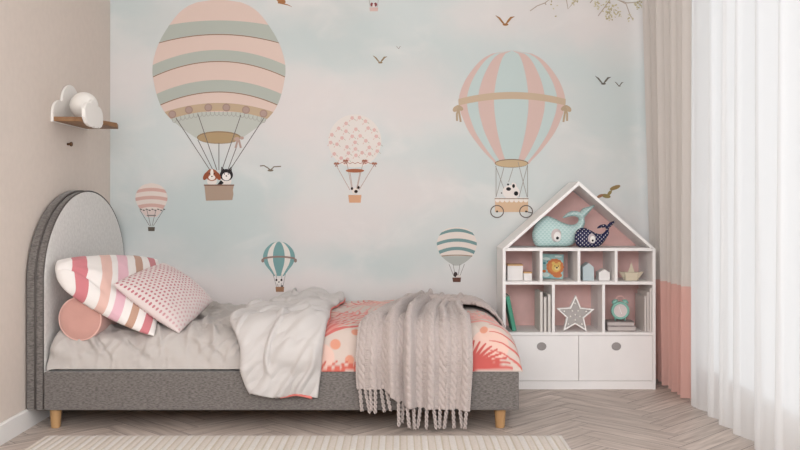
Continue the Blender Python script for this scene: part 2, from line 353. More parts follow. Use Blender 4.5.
# teal gored balloon
W4 = interp([(241.5, 0), (242.3, 5), (245, 9.5), (250, 14), (257, 16), (264, 14), (270, 9.5), (276, 5)]); cx = 279
for a, b_, c in ((-1, -.72, '7da3a3'), (-.72, -.38, 'e4dfd8'), (-.38, .36, '7da3a3'), (.36, .72, 'e4dfd8'), (.72, 1, '7da3a3')): mu.gore(cx, W4, 241.5, 276, a, b_, c, 1)
mu.hband(cx, W4, 257.6, 259.4, 1.8, 1.8, '957e76', 2); mu.ell(262.8, 260.5, 1.5, 2, '957e76', 3); mu.ell(295.5, 260.5, 1.5, 2, '957e76', 3)
for a in (273, 276, 282, 285.5): mu.line([(a, 274), (cx + (a - cx) * .5 + .7, 287)], .4, '8d8580', 3)
mu.ell(279, 281, 3.4, 3, 'e9e2dd', 4); mu.ell(276.5, 280, 1, 1.2, '4a4442', 5); mu.ell(281.5, 280, 1, 1.2, '4a4442', 5); mu.ell(279, 282, .8, .6, '4a4442', 5); mu.ell(282, 286, 1.2, 1, '6a625f', 5)
mu.poly([(275.6, 286.8), (284.2, 286.8), (283.8, 291.8), (276, 291.8)], 'a37b60', 4)
# teal striped balloon
W5 = interp([(227, 0), (228, 8), (231, 14), (237, 18.3), (244, 20), (251, 18.3), (256, 15.5), (261, 10), (265.5, 3)]); cx = 456.8
mu.gore(cx, W5, 227, 265.5, -1, 1, 'e4d9d1', 1); mu.gore(cx, W5, 256, 265.5, -1, 1, 'b4b7b2', 2)
for v in (234.2, 244, 252.4): mu.hband(cx, W5, v - 1.6, v + 1.6, 4, 4, '7b9a99', 3)
mu.hband(cx, W5, 255.6, 256.6, 1, 1, 'a4917e', 4)
for a in (449, 453, 460, 464.5): mu.line([(a, 264), (cx + (a - cx) * .4, 276)], .45, '8a817b', 3)
mu.ell(455.5, 274.5, 2, 2.6, '4a4140', 4); mu.ell(458.5, 277, 2.6, 2, 'd8d0ca', 4); mu.poly([(452.3, 277.5), (461, 277.5), (460.5, 282), (453, 282)], '6a4a40', 5)
# basket of a balloon cut by the top edge, going on above
mu.poly([(369.5, 7.5), (378.2, 7.5), (377.8, 11.3), (370, 11.3)], 'd8bcb4', 3); mu.ell(371.8, 4.6, 1.4, 2, '8c4a4c', 4); mu.ell(375.6, 4.6, 1.5, 2, '8c4a4c', 4); mu.ell(373.6, 5.5, 1.2, 1.6, 'e6ddd8', 4)
for a in (-1, 1): mu.line([(373.8 + a * 5, -4), (373.8 + a * 3.6, 7)], .4, 'a59c97', 3)
mu.ell(374, -30, 24, 26, 'dcc5be', 1)
# birds
def bird(x, y, s, col, flip=1):
    q = [(-1, -.75), (-.6, -.45), (-.25, 0), (0, .25)]
    mu.line([(x + a * s * flip, y + b * s) for a, b in q], s * .2, col, 2, 'mid')
    q = [(.02, .25), (.3, -.1), (.62, -.5), (1, -.62)]
    mu.line([(x + a * s * flip, y + b * s) for a, b in q], s * .24, col, 2, 'mid')
    mu.ell(x + .05 * s, y + .22 * s, s * .3, s * .13, col, 3)
bird(380, 61, 7.2, '8f7a5c'); bird(398.5, 48, 2.5, '9a9188'); bird(505, 22.5, 9.5, 'a3764c'); bird(603, 82, 8, '6b6760'); bird(619, 85, 4.5, '6b6760')
mu.line([(260, 166), (264, 165.6), (268, 168), (270.5, 170.2)], 1.1, '7d7264', 2); mu.line([(270.5, 170.2), (274, 166.8), (281, 166.4)], 1.1, '7d7264', 2); mu.ell(270.5, 170.4, 3, 1.1, '7d7264', 3)
mu.ell(281, .6, 5, 2.4, 'a9764f', 2, rot=.4); mu.line([(278, 2.5), (288, 5), (292, 7)], 1.6, 'a9764f', 2, True); mu.line([(283, 0), (290, -3)], 1.2, 'a9764f', 2)
# branch with leaves at the top right
GN = ['c6bb97', 'b5a987', 'cdc4a4']
for p in ([(530, 11), (537, 6), (545, 3), (556, -6)], [(566, -2), (568, 9), (574, 2), (577, -2)], [(545, 3), (546, 5)], [(590, 3), (594, -2)], [(598, 16), (604, 8), (612, -3)], [(612, -3), (626, 4), (630, 15), (633, 20)], [(618, 0), (627, 3), (640, 2)]):
    mu.line(p, .9, 'b5a597', 2)
rb = random.Random(3)
for cx_, cy_, n, sp in ((610, 10, 46, 7), (609, 18, 14, 3.5), (640, 3, 26, 6), (630, 17, 8, 4), (618, 14, 8, 4), (575, 1, 8, 6), (552, 5, 6, 8), (596, 3, 12, 6)):
    for k in range(n): mu.ell(cx_ + rb.gauss(0, sp * .55), cy_ + rb.gauss(0, sp * .55), rb.uniform(.7, 1.5), rb.uniform(.4, .8), rb.choice(GN), 3 + k % 3, n=8, rot=rb.random() * 3)
# leafy sprig above the bookcase roof
mu.line([(597, 198), (602, 194.5), (608, 196), (612, 190), (619, 186)], 1, '8b7a55', 2)
mu.ell(615, 187.6, 5.6, 2, '9a8258', 3, rot=-.35); mu.ell(606, 196, 4.6, 2, '98865a', 3, rot=.2); mu.ell(600, 196, 3.4, 1.5, 'a0765a', 3, rot=-.4); mu.ell(609.5, 193, 3, 1.6, '98865a', 3, rot=-.9)
# printed ground
i0 = len(mu.v)
X0, X1, Z0, Z1 = XL + .001, XR - .001, .089, ZC - .001
mu.v += [(X0, YB - .0006, Z0), (X1, YB - .0006, Z0), (X1, YB - .0006, Z1), (X0, YB - .0006, Z1)]
mu.f.append([i0, i0 + 1, i0 + 2, i0 + 3]); mu.c.append((1, 1, 1, 1))
me = bpy.data.meshes.new('wallpaper_mural'); me.from_pydata(mu.v, [], mu.f)
ca = me.color_attributes.new('Col', 'FLOAT_COLOR', 'CORNER')
cols = []
for f, c in zip(mu.f, mu.c): cols += list(c) * len(f)
ca.data.foreach_set('color', cols)
mc = bpy.data.materials.new('mural_clouds'); mc.use_nodes = True; N = mc.node_tree.nodes; L = mc.node_tree.links; b = N['Principled BSDF']
b.inputs['Roughness'].default_value = .85; b.inputs['Specular IOR Level'].default_value = .15
tc = N.new('ShaderNodeTexCoord')
def nz(scale, detail, off, lo, hi, dist=.3):
    mp = N.new('ShaderNodeMapping'); mp.inputs['Location'].default_value = off; mp.inputs['Scale'].default_value = (1, 1, 1.5); L.new(tc.outputs['Object'], mp.inputs[0])
    n = N.new('ShaderNodeTexNoise'); n.inputs['Scale'].default_value = scale; n.inputs['Detail'].default_value = detail; n.inputs['Distortion'].default_value = dist; L.new(mp.outputs[0], n.inputs['Vector'])
    r = N.new('ShaderNodeMapRange'); r.interpolation_type = 'SMOOTHSTEP'; r.inputs['From Min'].default_value = lo; r.inputs['From Max'].default_value = hi; L.new(n.outputs[0], r.inputs[0]); return r.outputs[0]
def mixc(fac, A, B):
    m = N.new('ShaderNodeMix'); m.data_type = 'RGBA'
    if isinstance(fac, float): m.inputs['Factor'].default_value = fac
    else: L.new(fac, m.inputs['Factor'])
    for k, v in (('A', A), ('B', B)):
        if isinstance(v, str): m.inputs[k].default_value = lin(v)
        else: L.new(v, m.inputs[k])
    return m.outputs['Result']
def blob(px, py, rx, ry, amt):
    """a broad patch of printed tint on the sheet"""
    mp = N.new('ShaderNodeMapping'); mp.vector_type = 'POINT'
    mp.inputs['Scale'].default_value = (KB / rx, 0, KB / ry)
    mp.inputs['Location'].default_value = (-(px - 400) / rx, 0, -(1 * KB - (py - 205)) / ry)
    L.new(tc.outputs['Object'], mp.inputs[0])
    wn_ = N.new('ShaderNodeTexNoise'); wn_.inputs['Scale'].default_value = 2.2; wn_.inputs['Detail'].default_value = 5; L.new(tc.outputs['Object'], wn_.inputs['Vector'])
    vm = N.new('ShaderNodeVectorMath'); vm.operation = 'MULTIPLY_ADD'; vm.inputs[1].default_value = (1.6, 0, 1.6); L.new(wn_.outputs['Color'], vm.inputs[0]); L.new(mp.outputs[0], vm.inputs[2])
    vs = N.new('ShaderNodeVectorMath'); vs.operation = 'SUBTRACT'; vs.inputs[1].default_value = (.8, 0, .8); L.new(vm.outputs[0], vs.inputs[0])
    ln = N.new('ShaderNodeVectorMath'); ln.operation = 'LENGTH'; L.new(vs.outputs[0], ln.inputs[0])
    r = N.new('ShaderNodeMapRange'); r.interpolation_type = 'SMOOTHSTEP'; r.inputs['From Min'].default_value = 1.25; r.inputs['From Max'].default_value = .25
    r.inputs['To Min'].default_value = 0; r.inputs['To Max'].default_value = amt; L.new(ln.outputs['Value'], r.inputs[0]); return r.outputs[0]
c = mixc(nz(1.5, 5, (3, 0, 1), .4, .62), 'dedddb', 'd3dad9')
for px, py, rx, ry, amt in ((200, 215, 150, 55, .8), (140, 20, 60, 40, .45), (330, 35, 90, 40, .6), (430, 75, 60, 50, .4), (470, 180, 120, 60, .4), (560, 85, 130, 75, .4), (390, 255, 80, 28, .55), (420, 240, 160, 40, .35), (620, 110, 60, 70, .25)):
    c = mixc(blob(px, py, rx, ry, amt), c, 'c4cfce')
for px, py, rx, ry, amt in ((300, 120, 75, 60, .55), (410, 95, 60, 45, .55), (330, 225, 70, 30, .6), (560, 20, 110, 30, .5), (230, 290, 170, 28, .7), (120, 90, 40, 40, .4), (620, 250, 60, 60, .45), (410, 190, 60, 30, .5), (460, 300, 120, 30, .6)):
    c = mixc(blob(px, py, rx, ry, amt), c, 'e4dad8')
b1 = nz(2.6, 6, (7, 0, 4), .5, .75, .5)
fm = N.new('ShaderNodeMath'); fm.operation = 'MULTIPLY'; fm.inputs[1].default_value = .4; L.new(b1, fm.inputs[0])
c = mixc(fm.outputs[0], c, 'ebe7e4')
L.new(c, b.inputs['Base Color'])
mp_ = mat('mural_print', attr='Col', rough=.85, spec=.15)
mo = link('wallpaper_mural', me, [mp_, mc], wb)
me.polygons[len(mu.f) - 1].material_index = 1
mo['label'] = 'pastel cloud wallpaper printed with hot air balloons, birds and puppies in baskets'

# ------------------------------------------------------------------ curtains along the right wall
def sheet_material(name, col, transl, transp, rough=.8, attr=False):
    m = bpy.data.materials.new(name); m.use_nodes = True; N = m.node_tree.nodes; L = m.node_tree.links
    for n in list(N): N.remove(n)
    out = N.new('ShaderNodeOutputMaterial'); d = N.new('ShaderNodeBsdfDiffuse'); t = N.new('ShaderNodeBsdfTranslucent'); x = N.new('ShaderNodeBsdfTransparent')
    d.inputs[0].default_value = lin(col); t.inputs[0].default_value = lin(col)
    a = N.new('ShaderNodeMixShader'); a.inputs[0].default_value = transl; L.new(d.outputs[0], a.inputs[1]); L.new(t.outputs[0], a.inputs[2])
    c = N.new('ShaderNodeMixShader'); c.inputs[0].default_value = transp; L.new(a.outputs[0], c.inputs[1]); L.new(x.outputs[0], c.inputs[2]); L.new(c.outputs[0], out.inputs[0])
    return m
M_cg = sheet_material('grey_curtain_cloth', 'dcd5cf', .2, 0); M_cp = sheet_material('pink_curtain_cloth', 'e3bab0', .2, 0)
M_sh = sheet_material('sheer_voile', 'fdfcfb', .5, .24)
def pleats(z0, z1, m, y0, y1, xb, amp, nf, parent, name, seed, top_sweep=0, nz_=40, nu=260):
    u = np.linspace(0, 1, nu)[:, None]; z = np.linspace(z0, z1, nz_)[None, :]; hh = z / 2.62
    rs = np.random.RandomState(seed); ph = rs.rand(6) * 6.28
    warp = u + .02 * np.sin(u * 9 + ph[0]) + .012 * np.sin(u * 23 + ph[1] + hh * 1.2)
    fold = np.sin(warp * nf * 2 * PI) + .35 * np.sin(warp * nf * 4 * PI + ph[2] + hh * .8) * (1 - hh) + .3 * np.sin(warp * nf * PI + ph[3])
    x = xb + amp * fold * (1.0 - .35 * hh) - top_sweep * hh * u
    y = y0 + (y1 - y0) * u + .25 * amp * np.sin(warp * nf * 4 * PI + 1) + 0 * z
    Z = z + 0 * u
    return grid_mesh(name, np.stack([x, y, Z], 2), m, parent)
ct = empty('curtain', (1.49, 4.9, 0)); tag(ct, 'long pleated curtain, grey above and dusty pink below, beside the house bookcase', 'curtain')
for a, b_, m, nm, lb in ((.585, 2.64, M_cg, 'upper_panel', 'grey upper cloth of the curtain'), (.015, .585, M_cp, 'lower_panel', 'dusty pink lower cloth of the curtain')):
    o = pleats(a, b_, m, 4.6, 5.2, 1.475, .03, 7, None, nm, 3, .10); under(o, ct); o['label'] = lb
sh = pleats(.012, 2.64, M_sh, 2.2, 4.585, 1.462, .026, 11, None, 'sheer_curtain', 8, 0, 30, 700)
tag(sh, 'sheer white floor length curtain glowing in front of the window', 'curtain')

# ------------------------------------------------------------------ rug
xs = np.linspace(-1.53, .70, 960); rib = .0295
prof = .006 + .0035 * np.abs(np.sin(xs / rib * PI)); ys = np.linspace(2.2, 3.965, 40)
ed = np.minimum(1, np.minimum((xs - xs[0]), (xs[-1] - xs)) / .01)[:, None] * np.ones((1, 40)); ed[:, -1] = 0; ed[:, 0] = 0
P = np.stack([xs[:, None] + 0 * ys[None, :], ys[None, :] + 0 * xs[:, None], .001 + prof[:, None] * ed], 2)
ph = np.floor(xs / rib).astype(int); tone = np.array([lin('dcd1c6')[:3], lin('e2dbd4')[:3]])[ph % 2]
t_ = np.abs(np.sin(xs / rib * PI))[:, None]; tone = np.where(t_ < .28, np.array(lin('cdc0ab')[:3]), tone)
rug = grid_mesh('rug', P, mat('rug_wool', attr='Col', rough=.95, noise=.12, nscale=160, bump=.4, bscale=300, sheen=.2), None, np.repeat(tone[:, None, :], 40, 1))
tag(rug, 'cream ribbed rug lying on the wooden floor in front of the bed', 'rug')

# ------------------------------------------------------------------ bed
M_fab_lit = mat('grey_upholstery_lit', 'd2cfcb', .9, c2='dfdcd8', nscale=60, bump=.3, bscale=350, sheen=.3)  # headboard cloth with the window light painted in as a lighter grey
M_fab = mat('grey_upholstery', '5f5a57', .9, c2='827c78', nscale=140, stretch=(.5, .5, 1.6), bump=.5, bscale=350, sheen=.25)
M_pip = mat('dark_piping', '5d5855', .85)
M_leg = mat('light_oak', 'bb9468', .5, c2='a98157', nscale=18, stretch=(1, 1, .12))
BX0, BX1, BY0, BY1 = -1.585, .53, 4.07, 5.245
bed = empty('bed', (-.52, 4.65, 0)); tag(bed, 'single bed with arched grey upholstered headboard and short wooden legs', 'bed')
def arch(hw, cy, rise, zc, z0, n=48):
    p = [(cy - hw, z0)]
    p += [(cy - hw * math.cos(PI * i / n), zc + rise * math.sin(PI * i / n)) for i in range(n + 1)]
    return p + [(cy + hw, z0)]
hb = under(obj('headboard', prism(arch(.598, 4.675, .42, .655, .088), 'x', -1.666, -1.627, .007), M_fab), bed)
o = obj('front_cushion', prism(arch(.598, 4.675, .415, .655, .088), 'x', -1.626, BX0, .012, seg=3), [M_fab, M_fab_lit]); o.parent = hb
for p_ in o.data.polygons: p_.material_index = 1 if p_.normal.x > .6 else 0  # window-facing side takes the lit copy, edges keep the base cloth
o['label'] = 'grey padded face of the headboard, painted lighter for the window light'
for x, r_ in ((-1.6265, .0045), (-1.590, .0035)):
    o = obj('piping', tube([(x, y, z) for y, z in arch(.596, 4.675, .416, .655, .09)], r_, 6), M_pip, smooth=True); o.parent = hb; o['label'] = 'dark piping along the headboard edge'
for nm, a in (('side_rail', (BX0, BX1, BY0, BY0 + .04, .086, .258)), ('side_rail', (BX0, BX1, BY1 - .04, BY1, .086, .258)), ('foot_rail', (BX1 - .04, BX1 - .001, BY0 + .042, BY1 - .042, .087, .257))):
    under(obj(nm, box(*a, .009, 3), M_fab), bed)
under(obj('slat_base', box(BX0 + .002, BX1 - .042, BY0 + .042, BY1 - .042, .15, .18), M_leg), bed)
for x in (-1.548, .45):
    for y in (4.115, 5.19): under(obj('leg', lathe([(.018, 0.0), (.0205, .003), (.026, .085), (.026, .14)], 24, (x, y, 0)), M_leg, smooth=False), bed)
mt = obj('mattress', box(-1.565, .44, 4.17, 5.18, .185, .345, .03, 4), mat('mattress_ticking', 'e8e4df', .9))
tag(mt, 'white mattress under the bed linen of the single bed', 'mattress')

def rnd(d, r, p=2.2): d = np.clip(d / r, 0, 1); return (1 - (1 - d) ** p) ** (1 / p)
def top_h(x, y, zt, off=0):
    """height of the bedding over the bed"""
    f = rnd(y - (4.082 - off), .15) * rnd((5.25) - y, .10) * rnd((.545 + off) - x, .19, 2.3) * rnd(x + 1.585, .05)
    return .24 + (zt - .24 + off) * f
# white lower sheet
x = np.linspace(-1.578, .40, 330)[:, None]; t = np.linspace(0, 1, 190)[None, :]
y = 4.083 + (5.245 - 4.083) * (t ** 1.5 * .5 + t * .5)
X = x + 0 * y; Y = y + 0 * x
wr = fbm(X, Y, 2.2, 1) * .016 + np.abs(fbm(X + .35 * Y, Y * .6, 5, 3)) * .026 - .006 + np.abs(fbm(X + .5 * Y, Y * .35, 12, 5)) * .013
cr_ = fbm(X + .5 * Y, Y * .5, 4, 51); wr = wr + .024 * np.clip(1 - np.abs(cr_) * 6, 0, 1) ** 1.5 + .008 * np.clip(1 - np.abs(fbm(X - .4 * Y, Y * .6, 7, 53)) * 6, 0, 1) ** 1.5
Z = top_h(X, Y, .430) + wr * rnd(Y - 4.083, .05) * rnd(5.245 - Y, .05) * rnd(X + 1.578, .05)
fb = (1 - np.clip((Y - 4.14) / .08, 0, 1)) * rnd(Y - 4.083, .035)
Y2 = Y + fb * (.020 * fbm(X + .9 * Z, Z * .5, 7, 8) + .020 * np.clip(1 - np.abs(fbm(X + 1.0 * Z, Z * .6, 6, 58)) * 5, 0, 1) - .012 * np.clip(1 - np.abs(fbm(X - .7 * Z, Z * .8, 9, 59)) * 5, 0, 1))
Y2 = np.maximum(Y2, 4.078)
M_lin = mat('white_linen', 'c2bbb6', .9, noise=.04, nscale=20, bump=.3, bscale=400, sheen=.15)
dm = np.clip((X + .5) / .06, 0, 1); Z = Z * (1 - dm) + (top_h(X, Y, .41) - .012) * dm; Y2 = Y2 * (1 - dm) + np.maximum(Y, 4.095) * dm
st = grid_mesh('bed_sheet', np.stack([X, Y2, Z], 2), M_lin); tag(st, 'crumpled off-white linen covering the head half of the bed', 'bed linen')

# coral patterned duvet
dx0, dx1 = -.52, .548
x = np.linspace(dx0, dx1, 400)[:, None]; x = dx0 + (dx1 - dx0) * np.sin((x - dx0) / (dx1 - dx0) * PI / 2) ** .96
t = np.linspace(0, 1, 430)[None, :]; y = 4.072 + (5.242 - 4.072) * (t ** 1.7 * .6 + t * .4)
X = x + 0 * y; Y = y + 0 * x
Zb = top_h(X, Y, .452, .004)
wr = fbm(X, Y, 2.5, 11) * .014 + np.abs(fbm(X + .6 * Y, Y * .5, 8, 13)) * .016
Z = Zb + wr * rnd(Y - 4.072, .05) * rnd(5.242 - Y, .05) * rnd(dx1 - X, .05)
Z = np.maximum(Z, .2585)
fb = (1 - np.clip((Y - 4.15) / .08, 0, 1)) * rnd(Y - 4.072, .03)
Y = np.maximum(Y + fb * .018 * fbm(X + .5 * Z, Z * .5, 8, 61), 4.066)
# pattern painted in (x, w): w = arc length from rail top over the edge
dd = np.sqrt(np.diff(Y, axis=1) ** 2 + np.diff(Z, axis=1) ** 2); Wd = np.concatenate([np.zeros((X.shape[0], 1)), np.cumsum(dd, 1)], 1)
C = np.ones(X.shape + (3,)) * np.array(lin('d3c2b8')[:3])
def paint(mask, col, a=1.0):
    m = np.clip(mask, 0, 1)[..., None] * a; C[:] = C * (1 - m) + np.array(lin(col)[:3]) * m
def dot(cx, cy, r, col, a=1): paint((r - np.hypot(X - cx, Wd - cy)) / .004 + .5, col, a)
def stroke(x0, y0, x1, y1, w0, w1, col, bend=0, a=1):
    dx, dy = x1 - x0, y1 - y0; L2 = dx * dx + dy * dy
    tt = np.clip(((X - x0) * dx + (Wd - y0) * dy) / L2, 0, 1); l = math.sqrt(L2)
    bx = -dy / l * bend * 4 * tt * (1 - tt); by = dx / l * bend * 4 * tt * (1 - tt)
    d = np.hypot(X - (x0 + dx * tt + bx), Wd - (y0 + dy * tt + by)); w = w0 + (w1 - w0) * tt
    paint((w - d) / .0025 + .5, col, a)
def palm(x0, y0, ang_, L_, n, col, wide=.55, a=1):
    dx, dy = math.cos(ang_), math.sin(ang_)
    stroke(x0, y0, x0 + dx * L_, y0 + dy * L_, .005, .002, col, 0, a)
    for i in range(n):
        f = (i + .5) / n; bx, by = x0 + dx * L_ * f * .9, y0 + dy * L_ * f * .9; l = L_ * wide * math.sin(PI * (.25 + .7 * f))
        for sgn in (-1, 1):
            aa = ang_ + sgn * (1.0 - .55 * f); stroke(bx, by, bx + math.cos(aa) * l, by + math.sin(aa) * l, .0075, .002, col, sgn * .012, a)
rp = random.Random(12)
for k in range(9): dot(rp.uniform(-.5, .5), rp.uniform(.05, 1.3), rp.uniform(.05, .09), 'f0c2b2', .6)
palm(-.02, .30, 2.2, .5, 9, 'd87872'); palm(-.30, .55, .5, .55, 9, 'e39a90'); palm(-.32, .85, 1.1, .4, 8, 'd87872'); palm(.1, .85, 1.9, .5, 9, 'e39a90')
palm(.30, .30, .9, .5, 10, 'eba79d', .7); palm(.5, .34, 2.5, .45, 10, 'e8988f'); palm(.1, .45, .3, .4, 9, 'efb3a8')
for cx_, cy_, r_ in ((-.29, .125, .024), (-.225, .055, .021), (-.20, .19, .02), (-.35, .21, .016), (.38, .2, .018), (.36, .30, .016), (-.1, .1, .02)): dot(cx_, cy_, r_, 'dc9a82')
for i in range(9):
    f = i / 8; stroke(-.36, .16 + .05 * f, -.36 + .30 * math.cos(.15 + 1.1 * f), .18 + .55 * math.sin(.15 + 1.1 * f), .013, .004, ('d0716b', 'dc958b')[i % 2], .02)
for i in range(8):
    f = i / 7; stroke(.27, .28 + .05 * i, .27 + .24 * math.cos(-.3 + 1.0 * f), .28 + .04 * i + .3 * math.sin(-.25 + 1.1 * f), .012, .004, 'e39b92', .015)
# big red leaf low on the right, fanning lines
for i in range(9):
    a_ = .05 + i * .17; stroke(.31, .015, .31 + math.cos(a_) * (.19 - .006 * i), .015 + math.sin(a_) * .13, .013, .004, 'c9605a', .006)
for i in range(10):
    f = i / 9; stroke(.545 - .01 * f, .02 + .42 * f, .40 + .02 * f, .10 + .40 * f, .006, .002, 'cf6f68', -.015)
for i in range(5): stroke(-.36 + .02 * i, .0, -.33 + .05 * i, .05, .008, .003, 'cf6a5c')
for i in range(4): stroke(-.2 + .02 * i, .0, -.2 + .02 * i, .04, .006, .003, 'cf6a5c')
# left border of the duvet
dv = grid_mesh('duvet', np.stack([X, Y, Z], 2), mat('coral_print', attr='Col', rough=.9, bump=.25, bscale=350, sheen=.15), None, C)
tag(dv, 'coral leaf patterned duvet over the foot half of the bed', 'duvet')

# path over the bedding and down the front of the rail, s grows toward the floor
def drape_path(xv, s, back_y, lift, zt=.455, hang_y=4.052, p_shape=.16):
    """xv,s arrays -> point; s measured from the far edge"""
    y_top = back_y - s
    yk = 4.20                                     # where the bend starts
    s_k = back_y - yk; s2 = s - s_k; R = .145; q = R * PI / 2
    th = np.clip(s2 / q, 0, 1) * PI / 2
    yb = yk - (yk - hang_y) * np.sin(th); ztop = top_h(xv, np.maximum(y_top, yk), zt) + lift
    zk = top_h(xv, yk + 0 * xv, zt) + lift
    zb = zk - R * (1 - np.cos(th)) * 1.0
    down = np.maximum(s2 - q, 0)
    Yv = np.where(s2 < 0, y_top, yb); Zv = np.where(s2 < 0, ztop, zb - down)
    return Yv, Zv, np.clip(s2 / q, 0, 1)
# turned down duvet flap, white lining outward
u = np.linspace(0, 1, 130)[:, None]
sb = 1.02 + .145 * PI / 2
s = np.linspace(0, 1, 260)[None, :]
botz = .148 + .008 * np.cos(u * 9)
Smax = 1.02 + .145 * PI / 2 + (.45 - .145 - botz)
Sv = s * Smax
xl = -.735 + .03 * np.sin(Sv * 5) + .018 * np.sin(Sv * 17) + .06 * np.clip((.5 - Sv) / .5, 0, 1) + .02 * np.clip((Sv - 1.0) / .2, 0, 1) + .09 * np.clip((Sv - 1.28) / .2, 0, 1)
xr = -.345 + .03 * np.clip(.8 - Sv, 0, 1) + .012 * np.sin(Sv * 8) - .02 * np.clip((Sv - 1.3) / .2, 0, 1)
Xf = xl + (xr - xl) * u
lift = .022 + .014 * fbm(Xf, Sv, 4, 21) + .050 * np.abs(fbm(Xf * 1.2 + .45 * Sv, Sv * .45, 5, 23)) + .022 * np.abs(fbm(Xf + .8 * Sv, Sv * .6, 10, 25)) - .012 + .024 * np.clip(1 - np.abs(fbm(Xf * 1.1 + .5 * Sv, Sv * .5, 4.5, 57)) * 6, 0, 1) ** 1.5
Yf, Zf, kk = drape_path(Xf, Sv, 5.22, 0)
edge = rnd(u, .08) * rnd(1 - u, .06)
Yf = Yf - lift * edge * kk * 1.0 + .004; Zf = Zf + (lift * (.25 + .75 * edge) + .012) * (1 - kk * .75) * rnd(Sv, .05)
Zf = Zf + .010 * np.exp(-((Xf + .42) / .07) ** 2) * (1 - kk) * rnd(Sv, .08)
fl_ = grid_mesh('duvet_fold', np.stack([Xf, Yf, Zf], 2), mat('white_lining', 'cbc6c3', .9, bump=.2, bscale=300, sheen=.15)); fl_['label'] = 'white lining of the duvet folded back and hanging over the rail'
md = fl_.modifiers.new('thick', 'SOLIDIFY'); md.thickness = .012; md.offset = 0; fl_.parent = dv
# coral hem glimpsed at the fold's lower and upper right edge
hm = []
for uu in np.linspace(.45, .93, 14):
    i = int(uu * 129); hm.append((Xf[i, -1], Yf[i, -1] - .004, Zf[i, -1] - .003))
o = obj('coral_hem', tube(hm, lambda t: .003 + .004 * t, 8), mat('coral_hem', 'dd8078', .9), fl_, True); o['label'] = 'coral hem under the white fold'

hm = []
for kk_ in range(4, 200, 6):
    hm.append((Xf[-1, kk_] + .004, Yf[-1, kk_] - .0, Zf[-1, kk_] - .004))
o = obj('coral_hem', tube(hm, .0055, 8), mat('coral_hem', 'dd8078', .9), fl_, True); o['label'] = 'coral edge beside the white fold'
# knitted throw
def cable(a, s):
    h = np.zeros(np.broadcast(a, s).shape)
    P_ = .062; c = (a / P_) - np.floor(a / P_) - .5; d = c * P_
    col_i = np.floor(a / P_)
    wv = .0085 * np.sin(2 * PI * s / .068 + col_i * 1.3)
    st1 = np.clip(1 - ((d - wv) / .0075) ** 2, 0, 1); st2 = np.clip(1 - ((d + wv) / .0075) ** 2, 0, 1)
    h = .009 * np.maximum(np.sqrt(st1) * (.75 + .25 * np.cos(2 * PI * s / .068 + col_i * 1.3)), np.sqrt(st2) * (.75 - .25 * np.cos(2 * PI * s / .068 + col_i * 1.3)))
    rib_ = np.where(np.abs(d) > .02,   .0025 * (np.sin(2 * PI * s / .008 + np.sin(a * 900)) * .5 + .5), 0)
    return h + rib_
M_th = mat('knit_wool', 'bfb2ad', .95, noise=.08, nscale=90, bump=.5, bscale=500, sheen=.3)
nu, ns = 260, 620
u = np.linspace(0, 1, nu)[:, None]; s = np.linspace(0, 1, ns)[None, :]
botz = np.where(u < .30, .190 - .02 * u, np.where(u < .42, .140, .128 - .05 * (u - .42)))
k1 = 1 / (1 + np.exp(-(u - .30) / .012)); k2 = 1 / (1 + np.exp(-(u - .44) / .02))
botz = .188 * (1 - k1) + (.142 - .02 * u) * k1 * (1 - k2) + (.122 - .03 * u) * k1 * k2
Smax = .98 + .145 * PI / 2 + (.45 - .145 - botz)
Sv = s * Smax
fr = np.clip(Sv / 1.05, 0, 1)
xl = .02 - .205 * fr ** 1.4 + .01 * np.sin(Sv * 9); xr = .345 - .04 * fr + .012 * np.sin(Sv * 6 + 1)
uw = u + .03 * np.exp(-((u - .36) / .05) ** 2)
Xt = xl + (xr - xl) * uw
wob = .03 * np.sin(Sv * 3 + .5) - .05 * np.clip(.7 - Sv, 0, 1)
def gs(c, w, h): return h * np.exp(-((u + wob - c) / w) ** 2)
foldm = gs(.10, .07, .022) + gs(.275, .04, .055) + gs(.43, .035, .062) + gs(.62, .05, .026) + gs(.76, .03, .014) + gs(.95, .05, .022)
lift = .010 + foldm * (.6 + .5 * np.clip(Sv - .2, 0, 1)) + .006 * fbm(Xt, Sv, 5, 31)
cab = cable(u * .62, Sv)
Yt, Zt, kk = drape_path(Xt, Sv, 5.18, 0, hang_y=4.058)
amt = lift + cab
Yt = Yt - amt * kk; Zt = Zt + (amt + .014) * (1 - kk)
th = grid_mesh('knitted_throw', np.stack([Xt, Yt, Zt], 2), M_th)
tag(th, 'pale pink cable knit throw with twisted tassels draped over the bed foot', 'blanket')
md = th.modifiers.new('thick', 'SOLIDIFY'); md.thickness = .008; md.offset = -1
# the part of the throw that trails over the far foot corner
nu2, ns2 = 240, 110
a = np.linspace(0, 1, nu2)[:, None]; v = np.linspace(0, 1, ns2)[None, :]
# path along +x over the foot end
L_t = .47; xa = .04 + a * .80                 # unfolded
xk = .40; R2 = .13; q2 = R2 * PI / 2
th_ = np.clip((xa - xk) / q2, 0, 1) * PI / 2
Xa = np.where(xa < xk, xa, xk + (.530 - xk) * np.sin(th_)); dn = np.maximum(xa - xk - q2, 0)
yf = 4.93 - .50 * np.clip((xa - .04) / .8, 0, 1) ** 1.1 + .02 * np.sin(a * 11); yb_ = 5.215 - .30 * np.clip((xa - .45) / .4, 0, 1)
Ya = yf + (yb_ - yf) * v
zk = top_h(np.minimum(Xa, xk), Ya, .455)
Za = np.where(xa < xk, zk, zk - R2 * (1 - np.cos(th_)) - dn)
fo = .5 + .5 * np.cos(v * 2 * PI * 1.6 + a * 2)
lf = .024 + .022 * fo * rnd(v, .12) + cable(Ya * 1.0 + 3, xa) + .02 * np.exp(-((v - .1) / .09) ** 2)
bend = np.clip((xa - xk) / q2, 0, 1)
